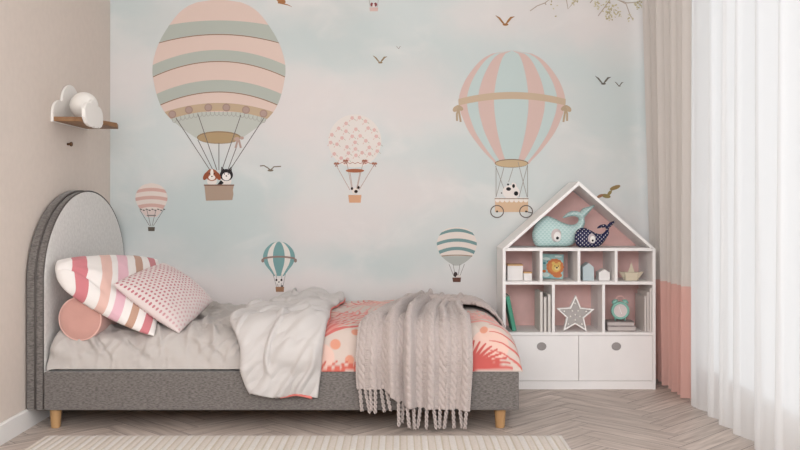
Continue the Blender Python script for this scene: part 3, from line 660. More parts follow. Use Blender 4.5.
Xa = Xa + lf * bend * .35 + 0 * Ya; Za = Za + lf * (1 - bend) * 1.0
o = grid_mesh('trailing_corner', np.stack([Xa, Ya, Za], 2), M_th, th); md = o.modifiers.new('thick', 'SOLIDIFY'); md.thickness = .01; md.offset = -1
# tassels
def tassel(x, y, z, L_, lean):
    bm = bmesh.new()
    for ph in (0, PI):
        pts = []
        for i in range(30):
            t = i / 29; an = ph + t * L_ / .040 * 2 * PI
            pts.append((x + .0048 * math.cos(an) + lean * t, y - .004 + .0048 * math.sin(an), z - t * L_))
        tube(pts, lambda t: .0042 if t < .93 else .0042 * (1 - (t - .93) * 6), 7, bm)
    o = obj('tassel', bm, M_th, th, True); return o
us = list(np.linspace(.03, .26, 6)) + list(np.linspace(.34, .44, 3)) + list(np.linspace(.50, .98, 9))
for i, uu in enumerate(us):
    k = min(nu - 1, int(uu * (nu - 1))); zz = float(Zt[k, -1]); L_ = min(.105 + .008 * math.sin(i * 2.3), zz - .010)
    tassel(float(Xt[k, -1]), float(Yt[k, -1]), zz + .004, L_, .012 * math.sin(i * 1.7) + (.01 if i < 7 else 0))

# ------------------------------------------------------------------ pillows
def P3(px, py, D): k = F / D; return Vector(((px - 400) / k, D, 1 - (py - 205) / k))
def cushion(name, A, B, C_, D_, thick, m, n=70, pinch=.42, conc=.07, sag=None, crease=None, curl=0):
    """corners A (u0,v0) B (u1,v0) C (u1,v1) D (u0,v1)"""
    u = np.linspace(-1, 1, n)[:, None]; v = np.linspace(-1, 1, n)[None, :]
    u = np.sin(u * PI / 2); v = np.sin(v * PI / 2)
    bu = u * (1 - conc * (1 - v ** 2)); bv = v * (1 - conc * (1 - u ** 2))
    a = ((1 - bu) / 2)[..., None]; b = ((1 - bv) / 2)[..., None]
    A, B, C_, D_ = (np.array(q) for q in (A, B, C_, D_))
    base = a * b * A + (1 - a) * b * B + (1 - a) * (1 - b) * C_ + a * (1 - b) * D_
    nrm = np.cross(C_ - A, B - D_); nrm = nrm / np.linalg.norm(nrm)
    if nrm[1] > 0: nrm = -nrm
    hgt = thick * ((1 - u ** 2) * (1 - v ** 2)) ** pinch
    wr = 1 + .10 * fbm(u + 0 * v, v + 0 * u, 1.6, 41) 
    rad = np.sqrt(np.clip((1 - u ** 2) * (1 - v ** 2), 0, 1))
    hgt = hgt * wr + .006 * fbm(u * 2 + 0 * v, v + 0 * u, 3, 43) * rad
    if crease is not None: hgt = hgt + crease(u, v)
    front = base + hgt[..., None] * nrm; back = base - (hgt * .8)[..., None] * nrm
    uv = np.stack([(u + 1) / 2 + 0 * v, (v + 1) / 2 + 0 * u], 2)
    nn = n * n; me = bpy.data.meshes.new(name); V = np.concatenate([front.reshape(-1, 3), back.reshape(-1, 3)])
    idx = np.arange(nn).reshape(n, n); Fs = []
    a_, b_, c_, d_ = idx[:-1, :-1].ravel(), idx[1:, :-1].ravel(), idx[1:, 1:].ravel(), idx[:-1, 1:].ravel()
    Fs = np.stack([a_, b_, c_, d_], 1).tolist() + np.stack([d_ + nn, c_ + nn, b_ + nn, a_ + nn], 1).tolist()
    me.from_pydata(V.tolist(), [], Fs)
    l = me.uv_layers.new(name='UVMap'); li = np.zeros(len(me.loops), np.int32); me.loops.foreach_get('vertex_index', li)
    l.data.foreach_set('uv', uv.reshape(-1, 2)[li % nn].astype(np.float32).ravel())
    bm = bmesh.new(); bm.from_mesh(me); bmesh.ops.remove_doubles(bm, verts=bm.verts, dist=.0004); bmesh.ops.recalc_face_normals(bm, faces=bm.faces); bm.to_mesh(me); bm.free()
    return link(name, me, m, None, True)
def uvmat(name, build):
    m = bpy.data.materials.new(name); m.use_nodes = True; N = m.node_tree.nodes; L = m.node_tree.links; b = N['Principled BSDF']; b.inputs['Roughness'].default_value = .9; b.inputs['Sheen Weight'].default_value = .15; b.inputs['Specular IOR Level'].default_value = .2
    uv = N.new('ShaderNodeUVMap'); uv.uv_map = 'UVMap'; sp = N.new('ShaderNodeSeparateXYZ'); L.new(uv.outputs[0], sp.inputs[0]); build(N, L, b, sp); return m
def stripes(N, L, b, sp):
    cr = N.new('ShaderNodeValToRGB'); R = cr.color_ramp; R.interpolation = 'CONSTANT'
    st = [(0, 'ebe5e1'), (.10, 'cd7f85'), (.22, 'ece6e2'), (.34, 'dfb9ae'), (.44, 'ece6e2'), (.50, 'e3b7c2'), (.60, 'ece6e2'), (.68, 'c09a86'), (.76, 'ece6e2'), (.84, 'cd7f85'), (.93, 'ebe5e1')]
    R.elements[0].position = 0; R.elements[0].color = lin(st[0][1]); R.elements[1].position = st[1][0]; R.elements[1].color = lin(st[1][1])
    for p, c in st[2:]: e = R.elements.new(p); e.color = lin(c)
    L.new(sp.outputs[0], cr.inputs[0]); L.new(cr.outputs[0], b.inputs['Base Color'])
def M_(N, L, op, a, b_=None, c=None):
    n = N.new('ShaderNodeMath'); n.operation = op
    for i, v in enumerate((a, b_, c)):
        if v is None: continue
        if isinstance(v, (int, float)): n.inputs[i].default_value = v
        else: L.new(v, n.inputs[i])
    return n.outputs[0]
def dots(N, L, b, sp):
    n = 19.0; U = M_(N, L, 'MULTIPLY', sp.outputs[0], n); V = M_(N, L, 'MULTIPLY', sp.outputs[1], n * 1.0)
    row = M_(N, L, 'FLOOR', V); off = M_(N, L, 'MULTIPLY', M_(N, L, 'MODULO', row, 2.0), .5)
    fu = M_(N, L, 'SUBTRACT', M_(N, L, 'FRACT', M_(N, L, 'ADD', U, off)), .5); fv = M_(N, L, 'SUBTRACT', M_(N, L, 'FRACT', V), .5)
    d = M_(N, L, 'SQRT', M_(N, L, 'ADD', M_(N, L, 'MULTIPLY', fu, fu), M_(N, L, 'MULTIPLY', fv, fv)))
    f = M_(N, L, 'MULTIPLY', M_(N, L, 'LESS_THAN', d, .27), M_(N, L, 'LESS_THAN', sp.outputs[1], .86))
    mx = N.new('ShaderNodeMix'); mx.data_type = 'RGBA'; mx.inputs['A'].default_value = lin('dccecb'); 
    cr = N.new('ShaderNodeValToRGB'); cr.color_ramp.elements[0].color = lin('b9727a'); cr.color_ramp.elements[1].color = lin('d5b3b3'); cr.color_ramp.elements[0].position = .5; cr.color_ramp.elements[1].position = .95
    L.new(sp.outputs[0], cr.inputs[0]); L.new(cr.outputs[0], mx.inputs['B']); L.new(f, mx.inputs['Factor']); L.new(mx.outputs['Result'], b.inputs['Base Color'])
pink = mat('pink_velvet', 'cf9d92', .85, noise=.06, nscale=12, sheen=.5, bump=.2, bscale=120)
# bolster: lies along the bed end against the headboard
bl = empty('bolster', (-1.443, 4.125, .383), 0); 
def blm():
    prof = [(.001, -.004), (.05, -.008), (.085, -.006), (.094, -.001), (.099, .006), (.102, .02), (.102, .40), (.097, .42), (.085, .428), (.001, .43)]
    return lathe(prof, 48, (0, 0, .104), 'y')
o = obj('cover', blm(), pink, bl, True)
for yy in (.002, .424): obj('piping', tube([(.0965 * math.cos(2 * PI * i / 40), yy, .104 + .0965 * math.sin(2 * PI * i / 40)) for i in range(40)], .0038, 6, closed=True), mat('blush_piping', 'e8bdb2', .8), bl, True)
bl.rotation_euler = (0, 0, -.06)
tag(bl, 'round blush pink bolster lying below the striped pillow by the headboard', 'bolster')
A = P3(57, 261, 4.15); B = P3(158, 260, 4.80); C_ = P3(154, 336, 4.10); D_ = P3(65, 289, 4.08)
p1 = cushion('striped_pillow', A, B, C_, D_, .078, uvmat('stripe_cotton', stripes), conc=-.08, crease=lambda u, v: -.03 * np.exp(-(((u + .75) - .9 * (v - .1)) / .12) ** 2) * np.exp(-((u + .55) / .35) ** 2) * (1 - v ** 2))
tag(p1, 'large pillow striped in white, rose, pink and tan leaning on the headboard', 'pillow')
A = P3(113, 284, 4.12); B = P3(163, 263, 4.62); C_ = P3(213, 301, 4.66); D_ = P3(179, 333, 4.15)
p2 = cushion('dotted_pillow', A, D_, C_, B, .074, uvmat('dot_cotton', dots), pinch=.45, conc=-.01)
tag(p2, 'square white pillow with rose dots in front of the striped pillow', 'pillow')

# ------------------------------------------------------------------ cloud shelf on the left wall
cs = empty('cloud_shelf', (XL, 4.55, 1.4)); tag(cs, 'small cloud shaped wall shelf with brown board on the left wall', 'shelf')
M_cw = mat('white_lacquer', 'f1ede8', .45); M_cb = mat('walnut_board', '9a7452', .5, c2='85603f', nscale=30, stretch=(1, .1, 1))
def cloud_outline(lobes, zb, n=120):
    """union outline of circles above a flat base; lobes (y,z,ry,rz)"""
    y0 = min(l[0] - l[2] for l in lobes); y1 = max(l[0] + l[2] for l in lobes); out = []
    for i in range(n + 1):
        y = y0 + (y1 - y0) * (.5 - .5 * math.cos(PI * i / n)); z = zb
        for l in lobes:
            q = 1 - ((y - l[0]) / l[2]) ** 2
            if q > 0: z = max(z, l[1] + l[3] * math.sqrt(q))
        out.append((y, z))
    return [(y1, zb), (y0, zb)] + [p for p in out if p[1] > zb + 1e-4]
pts = cloud_outline([(4.475, 1.440, .10, .072), (4.62, 1.50, .125, .105), (4.80, 1.455, .085, .07)], 1.40)
under(obj('back_panel', prism(pts, 'x', XL + .001, XL + .014, .003), M_cw), cs)
o = under(obj('board', prism([(XL + .014, 4.385), (-1.53, 4.40), (-1.46, 4.72), (-1.49, 4.84), (XL + .014, 4.84)], 'z', 1.402, 1.424, .002), M_cb), cs); o['label'] = 'brown wooden board'
pts = cloud_outline([(4.33, 1.44, .07, .045), (4.385, 1.455, .05, .05), (4.45, 1.43, .07, .05)], 1.40)
low = [(4.52, 1.40), (4.50, 1.382), (4.47, 1.374), (4.452, 1.380), (4.43, 1.371), (4.405, 1.371), (4.39, 1.380), (4.365, 1.372), (4.33, 1.374), (4.29, 1.385), (4.262, 1.41)]
pts2 = [p for p in pts if p[1] > 1.401]
pts2 = low + [p for p in pts2 if p[0] > 4.262 and p[0] < 4.52]
bm = prism(pts2, 'x', -1.484, -1.466, .003)
o = under(obj('front_panel', bm, M_cw), cs)
# short bracket joins the front panel to the board
under(obj('bracket', box(-1.535, -1.484, 4.415, 4.50, 1.4045, 1.4235, .002), M_cb), cs)
nb = obj('ball_lamp', lathe([(.02, 0), (.035, .004)] + [(.068 * math.sin(a), .070 - .068 * math.cos(a)) for a in np.linspace(.6, PI - .01, 22)], 40, (-1.575, 4.56, 1.4245)), mat('ball_white', 'f3efe9', .35), None, True)
tag(nb, 'round white ball standing on the cloud wall shelf', 'ornament')
kb = obj('wall_hook', lathe([(.006, 0), (.006, .012), (.011, .016), (.012, .022), (.008, .027), (.001, .028)], 20, (XL, 4.60, 1.306), 'x'), mat('dark_brass', '6b4f3a', .4, metal=.4), None, True)
tag(kb, 'tiny dark hook on the left wall below the cloud shelf', 'hook')

# ------------------------------------------------------------------ house bookcase
K = 184.5; HD = 4.96; HB = 5.262
hx = lambda p: (p - 400) / K
hz = lambda p: 1 - (p - 205) / K
M_hw = mat('bookcase_white', 'f7f4f2', .55, noise=.02, nscale=10); M_hp = mat('dusty_pink_board', 'f0c6c0', .75, noise=.05, nscale=25)
hc = empty('house_bookcase', (hx(579), 5.11, 0)); tag(hc, 'white house shaped bookcase with pink back and two drawers beside the curtain', 'bookcase')
def H(nm, bm, m=M_hw): return under(obj(nm, bm, m), hc)
HL, HR = hx(502.7), hx(655.7); TK = .0165; zE = hz(249)
H('side_panel', box(HL, HL + TK, HD, HB, 0, zE, .001)); H('side_panel', box(HR - TK, HR, HD, HB, 0, zE, .001))
pk = (hx(579), hz(181.2))
def roof(sg):
    xe = HL if sg < 0 else HR
    dx, dz = pk[0] - xe, pk[1] - zE; l = math.hypot(dx, dz); nx, nz_ = -dz / l * TK * (-1 if dx > 0 else 1), -abs(dx) / l * TK
    # outer line eave->peak, inner line shifted inward/down
    vert = TK / (abs(dx) / l)
    return prism([(xe, zE), pk, (pk[0], pk[1] - vert), (xe + (TK * 1.35 if sg < 0 else -TK * 1.35), zE + (.0))], 'y', HD, HB, .0008)
H('roof_panel', roof(-1)); H('roof_panel', roof(1))
Ztri, Z2, Z3, Zd0 = hz(248), hz(281.6), hz(332.4), hz(380.8)
for zt, z_ in ((Ztri, 0), (Z2, 0), (Z3, 0)): H('shelf_board', box(HL + TK, HR - TK, HD, HB - .008, zt - .0165, zt, .0008))
for px in (541.2, 579, 616.2): H('divider', box(hx(px) - .0075, hx(px) + .0075, HD + .0005, HB - .008, Z2, Ztri - .0165))
for px in (553.5, 603.7): H('divider', box(hx(px) - .0075, hx(px) + .0075, HD + .0005, HB - .008, Z3, Z2 - .0165))
H('back_panel', prism([(HL + TK, .05), (HR - TK, .05), (HR - TK, zE), (pk[0], pk[1] - .03), (HL + TK, zE)], 'y', HB - .008, HB - .001), M_hp)['label'] = 'dusty pink back panel'
H('plinth', box(HL + TK, HR - TK, HD + .004, HD + .022, 0, Zd0 - .002)); H('base_board', box(HL + TK, HR - TK, HD + .022, HB - .008, .05, .066))
xm = hx(578.8)
M_hole = mat('grip_grey', 'a09a98', .7)
for x0, x1, hpx in ((HL + TK + .001, xm - .0012, 541.6), (xm + .0012, HR - TK - .001, 616.3)):
    d = H('drawer', box(x0, x1, HD + .001, HD + .018, Zd0, Z3 - .0185, .0015))
    g_ = obj('finger_grip', lathe([(.0, 0)] + [(.0235, .0), (.0245, -.0012), (.021, -.0016), (.020, .0), (.001, .0002)], 32, (0, 0, 0), 'y'), M_hole, smooth=False)
    g_.location = (hx(hpx), HD + .0005, hz(346.4)); g_.scale = (1.05, 1, .9); g_.parent = d; g_.matrix_parent_inverse = d.matrix_parent_inverse.inverted() @ d.matrix_parent_inverse
    d['label'] = 'flat white drawer front with round grey grip'

# --- small things in the bookcase
def PX(px, D): return (px - 400) * D / F
def wbox(px0, px1, D, z0, h, label):
    x0, x1 = PX(px0, D), PX(px1, D); w = x1 - x0
    r = empty('storage_box', ((x0 + x1) / 2, D + w / 2, z0)); tag(r, label, 'box', 'white boxes with wooden lids')
    obj('body', box(-w / 2, w / 2, -w / 2, w / 2, .0005, h - .008, .002), mat('box_white', 'eee9e6', .5), r)
    obj('lid', box(-w / 2 - .001, w / 2 + .001, -w / 2 - .001, w / 2 + .001, h - .008, h, .002), mat('lid_wood', 'd6ac7c', .5), r)
wbox(507.6, 523, 5.04, Z2, .088, 'larger white box with wooden lid in the upper left compartment')
wbox(523.9, 532, 5.02, Z2, .048, 'smaller white box with wooden lid in the upper left compartment')
# lion picture book
lb = empty('picture_board', (PX(552.5, 5.10), 5.11, Z2 + .004), -.12); tag(lb, 'teal picture board with an orange lion standing in the bookcase', 'picture')
lb.rotation_euler = (-.10, .03, -.12)
w, h = .12, .137
obj('board', box(-w / 2, w / 2, 0, .014, 0, h, .001), mat('board_teal', '8db9bb', .6, c2='a9cdca', nscale=30), lb)
class Flat:
    def __init__(s): s.v = []; s.f = []; s.m = []
    def ell(s, cx, cy, rx, ry, mi, lay, n=20, rot=0):
        i = len(s.v); s.v.append((cx, -.0004 * lay, cy))
        for k in range(n):
            a = 2 * PI * k / n; s.v.append((cx + rx * math.cos(a) * math.cos(rot) - ry * math.sin(a) * math.sin(rot), -.0004 * lay, cy + rx * math.cos(a) * math.sin(rot) + ry * math.sin(a) * math.cos(rot)))
        for k in range(n): s.f.append((i, i + 1 + k, i + 1 + (k + 1) % n)); s.m.append(mi)
    def build(s, name, mats, parent):
        me = bpy.data.meshes.new(name); me.from_pydata(s.v, [], s.f)
        for k, m in enumerate(s.m): me.polygons[k].material_index = m
        return link(name, me, mats, parent)
fl = Flat()
for k in range(13):
    a = 2 * PI * k / 13; fl.ell(.014 + .035 * math.cos(a), .066 + .034 * math.sin(a), .014, .013, 0, 1 + .1 * k)
fl.ell(.014, .066, .036, .034, 1, 3); fl.ell(.02, .062, .024, .024, 2, 4); fl.ell(.004, .086, .009, .009, 2, 4); fl.ell(.036, .086, .009, .009, 2, 4); fl.ell(.024, .058, .012, .010, 3, 5)
fl.ell(.024, .062, .006, .0045, 4, 6); fl.ell(.013, .071, .003, .003, 4, 6); fl.ell(.032, .071, .003, .003, 4, 6)
fl.ell(.028, .02, .026, .014, 0, 1.5); fl.ell(-.045, .04, .01, .008, 0, 1); fl.ell(-.035, .11, .02, .008, 5, 1); fl.ell(.03, .125, .02, .006, 5, 1); fl.ell(-.035, .02, .02, .012, 5, 1); fl.ell(-.045, .085, .008, .006, 6, 1.2); fl.ell(-.02, .095, .012, .006, 6, 1.2)
fl.build('lion_picture', [mat('mane', 'cf7b4a'), mat('mane2', 'd98c50'), mat('lion_face', 'e5bf6a'), mat('muzzle', 'efd79a'), mat('nose', '4a332b'), mat('cloud_pale', 'd3e2dd'), mat('leaf_teal', '4f8f96')], lb)
# block houses
def blockhouse(px0, px1, D, ye, yp, col, label, dep=.035):
    x0, x1 = PX(px0, D), PX(px1, D); k = F / D; w = x1 - x0; zb = Z2
    ze = 1 - (ye - 205) / k - zb; zp = 1 - (yp - 205) / k - zb
    o = obj('block_house', prism([(-w / 2, 0.0006), (w / 2, 0.0006), (w / 2, ze), (0, zp), (-w / 2, ze)], 'y', 0, dep, .001), mat('block_' + col, col, .5))
    o.location = ((x0 + x1) / 2, D, zb); tag(o, label, 'ornament', 'wooden block houses')
blockhouse(583, 594, 5.02, 267.3, 263, 'c2cfd2', 'taller pale blue block house on the bookcase shelf', .09)
blockhouse(599, 610, 5.02, 272.6, 269.2, 'ece8e5', 'shorter white block house on the bookcase shelf', .08)
# paper boat
bt = obj('paper_boat', bmesh.new(), mat('boat_paper', 'd8cbb4', .7)); bm = bmesh.new()
def V(*p): return bm.verts.new(p)
a0, a1 = V(-.037, 0, .0006), V(.037, 0, .0006); b0, b1 = V(-.066, 0, .046), V(.068, 0, .048)
c0, c1 = V(0, -.028, .042), V(0, .028, .042); d0, d1 = V(-.03, -.02, .0006), V(.03, -.02, .0006); e0, e1 = V(-.03, .02, .0006), V(.03, .02, .0006)
f0, f1 = V(-.034, -.024, .044), V(.034, -.024, .044); g0, g1 = V(-.034, .024, .044), V(.034, .024, .044)
for q in ((a0, d0, f0, b0), (d0, d1, f1, f0), (d1, a1, b1, f1), (a0, b0, g0, e0), (e0, g0, g1, e1), (e1, g1, b1, a1), (a0, e0, e1, a1, d1, d0)): bm.faces.new(q)
s0, s1, s2, s3, tp = V(-.026, -.004, .02), V(.026, -.004, .02), V(.022, .012, .02), V(-.022, .012, .02), V(.002, .002, .098)
for q in ((s0, s1, tp), (s1, s2, tp), (s2, s3, tp), (s3, s0, tp), (s0, s3, s2, s1)): bm.faces.new(q)
bm.to_mesh(bt.data); bm.free(); bt.location = (PX(631.5, 5.04), 5.05, Z2); bt.rotation_euler = (0, 0, -.15)
md = bt.modifiers.new('t', 'SOLIDIFY'); md.thickness = .0012
tag(bt, 'beige folded paper boat in the upper right compartment', 'ornament')
# books
def book(name, x0, w, y0, dep, h, col, label, cat='book', z=Z3, group=None, ry=0, page='efebe4'):
    r = empty(name, (x0 + w / 2, y0, z + .0008)); r.rotation_euler = (0, ry, 0)
    bm = bmesh.new(); c = .0018
    box(-w / 2, -w / 2 + c, 0, dep, 0, h, bm=bm); box(w / 2 - c, w / 2, 0, dep, 0, h, bm=bm); box(-w / 2, w / 2, 0, c, 0, h, .0007, bm=bm)
    obj('cover', bm, mat('cover_' + col, col, .6), r); obj('pages', box(-w / 2 + c, w / 2 - c, c, dep - .003, .003, h - .003), mat('pages', page, .9), r)
    tag(r, label, cat, group); return r
D0 = 4.975
book('book', PX(540, D0), PX(542.9, D0) - PX(540, D0), D0, .20, hz(293) - Z3 + .003, 'e3ddd8', 'tall white book at the left of three in the lower left compartment', group='white books')
book('book', PX(543.8, D0), .0165, D0 + .005, .19, hz(297.6) - Z3, 'ddd6d1', 'shortest white book, middle of three in the lower left compartment', group='white books')
book('book', PX(547.8, D0), .0165, D0, .20, hz(295) - Z3, 'e3ddd8', 'white book at the right of three against the left divider', group='white books')
gb = book('book', 0, .022, 4.985, .15, .192, '4f9a80', 'green book leaning against the left side of the bookcase')
gb.location = (PX(516.5, 4.985) - .0105, 4.985, Z3 + .001); gb.rotation_euler = (0, -.2, 0); gb.location.z += .022 * .5 * math.sin(.2) + .001
book('book', 1.3312, .012, D0 + .012, .19, hz(297) - Z3, 'ddd5d0', 'grey book at the left of three in the lower right compartment', group='grey books', page='e0d8d3')
book('book', 1.3438, .012, D0 + .004, .20, hz(292.5) - Z3, 'e0d8d3', 'grey book in the middle of three in the lower right compartment', group='grey books')
book('book', HR - TK - .0127, .012, D0, .21, hz(289) - Z3, 'e2dad5', 'tallest grey book against the right side of the bookcase', group='grey books')
# star lamp
sr = empty('star_lamp', (PX(575.5, 5.0), 5.0, Z3 + .001)); tag(sr, 'grey star shaped lamp with white rim and small bulbs', 'lamp')
def star(R, r, n=5, rot=.02): return [((R if i % 2 == 0 else r) * math.sin(PI * i / 5 + rot), (R if i % 2 == 0 else r) * math.cos(PI * i / 5 + rot)) for i in range(10)]
cz = .088
so = [(x, z + cz) for x, z in star(.1075, .050)]; si = [(x, z + cz) for x, z in star(.092, .0425)]
zmin = min(z for x, z in so); so = [(x, z - zmin) for x, z in so]; si = [(x, z - zmin) for x, z in si]
bm = bmesh.new()
vo0 = [bm.verts.new((x, 0, z)) for x, z in so]; vi0 = [bm.verts.new((x, 0, z)) for x, z in si]; vo1 = [bm.verts.new((x, .03, z)) for x, z in so]; vi1 = [bm.verts.new((x, .03, z)) for x, z in si]
for i in range(10):
    j = (i + 1) % 10
    bm.faces.new((vo0[i], vo0[j], vi0[j], vi0[i])); bm.faces.new((vo1[i], vo1[j], vi1[j], vi1[i])); bm.faces.new((vo0[i], vo0[j], vo1[j], vo1[i])); bm.faces.new((vi0[i], vi0[j], vi1[j], vi1[i]))
obj('rim', bm, mat('star_rim', 'fbf8f4', .5), sr)
obj('panel', prism([(x * .995, z) for x, z in si], 'y', .010, .028), mat('star_grey', 'b3adaa', .6), sr)
for r_, off in ((.063, 0), (.027, PI / 5), (.0, 0)):
    for k in range(5 if r_ else 1):
        a = off + 2 * PI * k / 5; x, z = r_ * math.sin(a), r_ * math.cos(a) + cz - zmin
        obj('bulb', lathe([(.0045, 0), (.004, -.004), (.001, -.006)], 12, (x, .0105, z), 'y'), mat('bulb_white', 'fbf8f2', .4), sr, True)
# flat grey books under the clock
for i, (x0, x1, z, hh, rz, lb_) in enumerate(((PX(606.8, 5.0), PX(637, 5.0), 0, .026, .03, 'lower grey book lying flat under the alarm clock'), (PX(607.5, 5.0), PX(636, 5.0), .0275, .022, -.06, 'upper grey book lying flat under the alarm clock'))):
    r = empty('book', ((x0 + x1) / 2, 5.06, Z3 + .001 + z), rz); w = (x1 - x0) * .96; tag(r, lb_, 'book', 'grey books lying flat')
    bm = box(-w / 2, w / 2, -.055, .06, 0, .003, .001); box(-w / 2, w / 2, -.055, .06, hh - .003, hh, .001, bm=bm); box(-w / 2, -w / 2 + .003, -.055, .06, 0, hh, .001, bm=bm)
    obj('cover', bm, mat('cover_marble', 'b9adab', .6, c2='9d9290', nscale=30), r); obj('pages', box(-w / 2 + .003, w / 2 - .004, -.052, .057, .0032, hh - .0032), mat('pages_grey', 'cbc2be', .9), r)
# alarm clock
ck = empty('alarm_clock', (PX(620.5, 5.03), 5.03, Z3 + .052), -.08); tag(ck, 'mint green alarm clock with pink handle standing on grey books', 'clock')
M_mint = mat('mint_enamel', '8fc4b6', .35); R_ = .050; zc = .057
obj('case', lathe([(.038, .030), (R_ - .004, .028), (R_, .022), (R_, .004), (R_ - .003, 0), (.038, -.001), (.036, .004), (.001, .004)], 40, (0, 0, zc), 'y'), M_mint, ck, True)
obj('dial', lathe([(.036, .0025), (.036, .0015), (.001, .0015)], 36, (0, 0, zc), 'y'), mat('dial_pink', 'dccfcd', .5), ck)
bm = tube([(0, 0, zc), (-.008, 0, zc + .026)], .0016, 6); tube([(0, .0005, zc), (.006, .0005, zc - .018)], .0022, 6, bm=bm); obj('hands', bm, mat('hand_white', 'f7f4f2', .4), ck)
for sx in (-1, 1):
    o = obj('bell', lathe([(.0195, 0), (.018, .008), (.011, .015), (.002, .018)], 24), M_mint, ck, True); o.location = (sx * .026, .014, zc + .044); o.rotation_euler = (0, sx * .55, 0)
    o = obj('foot', lathe([(.003, -.012), (.005, 0), (.004, .008)], 12), M_mint, ck, True); o.location = (sx * .026, .014, .0125); o.rotation_euler = (0, -sx * .0, 0)
obj('handle', tube([(.022 * math.cos(a), .014, zc + .058 + .022 * math.sin(a)) for a in np.linspace(.1, PI - .1, 16)], .003, 8), mat('handle_pink', 'f2c0ba', .4), ck, True)

# whales
def inflate(name, outline, T, R, step, D, colf, m, parent=None, nsub=8):
    """outline in px at depth D -> puffed cushion; local coords about (cx, D, base)"""
    n = len(outline); pts = []
    for i in range(n):                       # Catmull-Rom
        p0, p1, p2, p3 = (np.array(outline[(i + k) % n], float) for k in (-1, 0, 1, 2))
        for t in np.linspace(0, 1, nsub, endpoint=False):
            pts.append(.5 * ((2 * p1) + (-p0 + p2) * t + (2 * p0 - 5 * p1 + 4 * p2 - p3) * t * t + (-p0 + 3 * p1 - 3 * p2 + p3) * t ** 3))
    pts = np.array(pts); k = F / D; pl = np.stack([(pts[:, 0] - 400) / k, 1 - (pts[:, 1] - 205) / k], 1)
    mn, mx = pl.min(0), pl.max(0); gx = np.arange(mn[0] - step, mx[0] + step, step); gz = np.arange(mn[1] - step, mx[1] + step, step)
    X, Z = np.meshgrid(gx, gz, indexing='ij'); ins = np.zeros(X.shape, bool); dist = np.full(X.shape, 9.)
    a = pl; b = np.roll(pl, -1, 0)
    nearx = np.zeros(X.shape); nearz = np.zeros(X.shape)
    for (x0, z0), (x1, z1) in zip(a, b):
        c = ((z0 > Z) != (z1 > Z)) & (X < (x1 - x0) * (Z - z0) / ((z1 - z0) if z1 != z0 else 1e-9) + x0); ins ^= c
        dx, dz = x1 - x0, z1 - z0; L2 = dx * dx + dz * dz + 1e-12; t = np.clip(((X - x0) * dx + (Z - z0) * dz) / L2, 0, 1)
        qx, qz = x0 + t * dx, z0 + t * dz; d = np.hypot(X - qx, Z - qz); u = d < dist; dist[u] = d[u]; nearx[u] = qx[u]; nearz[u] = qz[u]
    # keep cells with any inside corner; outside corners snap onto the outline
    cell = ins[:-1, :-1] | ins[1:, :-1] | ins[1:, 1:] | ins[:-1, 1:]
    Xs = np.where(ins, X, nearx); Zs = np.where(ins, Z, nearz); dd = np.where(ins, dist, 0)
    # soften the medial ridge
    hgt = T * np.sqrt(1 - (1 - np.clip(dd / R, 0, 1)) ** 2)
    for _ in range(6):
        h2 = hgt.copy(); h2[1:-1, 1:-1] = (hgt[1:-1, 1:-1] * 2 + hgt[:-2, 1:-1] + hgt[2:, 1:-1] + hgt[1:-1, :-2] + hgt[1:-1, 2:]) / 6; hgt = np.where(ins, h2, 0)
    nx, nz2 = X.shape; idx = np.arange(nx * nz2).reshape(nx, nz2); N_ = nx * nz2
    V = np.concatenate([np.stack([Xs, -hgt, Zs], 2).reshape(-1, 3), np.stack([Xs, hgt, Zs], 2).reshape(-1, 3)])
    ii, jj = np.nonzero(cell); A_, B_, C2, D2 = idx[ii, jj], idx[ii + 1, jj], idx[ii + 1, jj + 1], idx[ii, jj + 1]
    me = bpy.data.meshes.new(name); cxm = (mn[0] + mx[0]) / 2; V[:, 0] -= cxm; V[:, 2] -= mn[1]
    me.from_pydata(V.tolist(), [], np.stack([A_, B_, C2, D2], 1).tolist() + np.stack([D2 + N_, C2 + N_, B_ + N_, A_ + N_], 1).tolist())
    cc = colf(Xs - cxm, Zs - mn[1]); ca = me.color_attributes.new('Col', 'FLOAT_COLOR', 'POINT'); full = np.ones((2 * N_, 4), np.float32); full[:N_, :3] = cc.reshape(-1, 3); full[N_:, :3] = cc.reshape(-1, 3); ca.data.foreach_set('color', full.ravel())
    bm = bmesh.new(); bm.from_mesh(me); bmesh.ops.delete(bm, geom=[v for v in bm.verts if not v.link_faces], context='VERTS'); bmesh.ops.remove_doubles(bm, verts=bm.verts, dist=.0003); bmesh.ops.recalc_face_normals(bm, faces=bm.faces); bm.to_mesh(me); bm.free()
    return link(name, me, m, parent, True), cxm, mn[1]
def scales(X, Z):
    p = .022; row = np.floor(Z / (p * .5)); fx = (X / p + .5 * (row % 2)) % 1 - .5; fz = (Z / (p * .5)) % 1
    d = np.hypot(fx, (fz - 1) * .5 + .0); line = np.clip((np.abs(d - .5) < .09) * 1.0, 0, 1)[..., None]
    return np.array(lin('b4d2cf')[:3]) * (1 - line * .45) + np.array(lin('eef6f4')[:3]) * line * .45
def navy(X, Z):
    p = .021; row = np.floor(Z / (p * .5)); fx = (X / p + .5 * (row % 2)) % 1 - .5; fz = (Z / (p * .5)) % 1 - .5
    d = np.hypot(fx, fz * .5); m = (d < .125)[..., None] * 1.0; l = (np.abs(np.abs(fx) - .5 + np.abs(fz) * .5) < .07)[..., None] * .35
    c = np.array(lin('191c40')[:3]) * (1 - l) + np.array(lin('6d7092')[:3]) * l
    return c * (1 - m) + np.array(lin('f0eaec')[:3]) * m
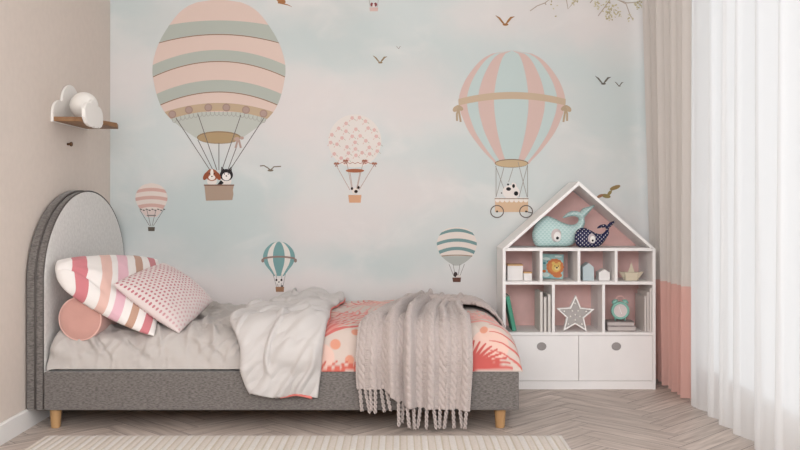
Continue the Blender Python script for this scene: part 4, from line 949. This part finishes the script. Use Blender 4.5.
def whale(name, outl, T, R, D, colf, label, eye, rz):
    r = empty(name, (0, D, Ztri + .001), 0); tag(r, label, 'soft toy', 'whale pillows')
    body, cxm, zb = inflate('body', outl, T, R, .0016, D, colf, mat(name + '_cloth', attr='Col', rough=.9, bump=.2, bscale=300, spec=.15), r)
    r.location = (cxm, D, Ztri + .001)
    k = F / D; ex, ez, s = (eye[0] - 400) / k - cxm, 1 - (eye[1] - 205) / k - zb, eye[2]
    def disc(nm, dx, dz, rx, rz_, y, col):
        o = obj(nm, lathe([(1, 0), (.9, -.003), (.5, -.0045), (.001, -.005)], 24, (0, 0, 0), 'y'), mat('eye_' + col, col, .6), r, True); o.scale = (rx, 1, rz_); o.location = (ex + dx, y, ez + dz)
    disc('eye_patch', -.006 * s, .008 * s, .029 * s, .037 * s, -T * .985, 'cfc2c0' if s > .9 else 'c4b8bb'); disc('eye_white', 0, 0, .021 * s, .028 * s, -T * .985 - .004, 'f4f1ee'); disc('pupil', -.001, -.007 * s, .0085 * s, .0085 * s, -T * .985 - .008, '1d1b1e')
    return r
big = [(532.3, 236), (534, 229.5), (539, 224.5), (546, 217.2), (553, 217.6), (560, 221), (567, 224), (573, 225.3), (577.5, 223.4), (578.8, 219.5), (576, 217), (571, 217.2), (562.5, 218.6), (566, 214.5), (571.5, 212), (577, 212), (579.5, 213), (583, 209.5), (588, 207.6), (594.5, 205.8), (591, 211), (587, 216), (584.5, 218.5), (584.5, 224), (582, 231), (578, 239), (573.5, 244.5), (568, 247.3), (550, 247.6), (538, 247.3), (534.5, 244.5)]
big = [(532.3, 234), (535.5, 225), (541.5, 219), (547, 216.8), (554, 219.0), (561, 222.6), (567.5, 225), (573.5, 225.4), (577.6, 223.2), (578.6, 219.8), (576, 217.4), (571, 217.2), (562.8, 218.8), (566.5, 214.4), (571.5, 212), (577, 211.8), (579.8, 212.6), (583, 209.2), (588, 207.6), (594.6, 206), (591, 210.8), (587, 215.6), (584.6, 218.5), (584.8, 224), (582.5, 231), (578, 239), (573.5, 244.5), (567, 247.0), (550, 247.3), (538, 247.2), (533.6, 243)]
whale('large_whale_pillow', big, .045, .05, 5.085, scales, 'larger aqua whale pillow with scale pattern under the bookcase roof', (556, 237.2, 1.0), 0)
sml = [(574.6, 239), (576, 232.5), (580, 229.3), (585, 229.0), (591, 231.5), (596, 234.2), (600.6, 235), (604.5, 233), (606, 230), (604, 228.6), (597, 229.3), (600, 226.2), (604.5, 225.2), (607, 226), (610, 223.4), (615.2, 221.8), (612.5, 226), (609, 229.4), (609, 234), (606.5, 239), (602, 245), (597, 248.0), (584, 248.4), (578.5, 247.8), (575.6, 244)]
whale('small_whale_pillow', sml, .028, .03, 5.0, navy, 'smaller navy dotted whale pillow beside the aqua whale', (591.5, 240.3, .72), 0)
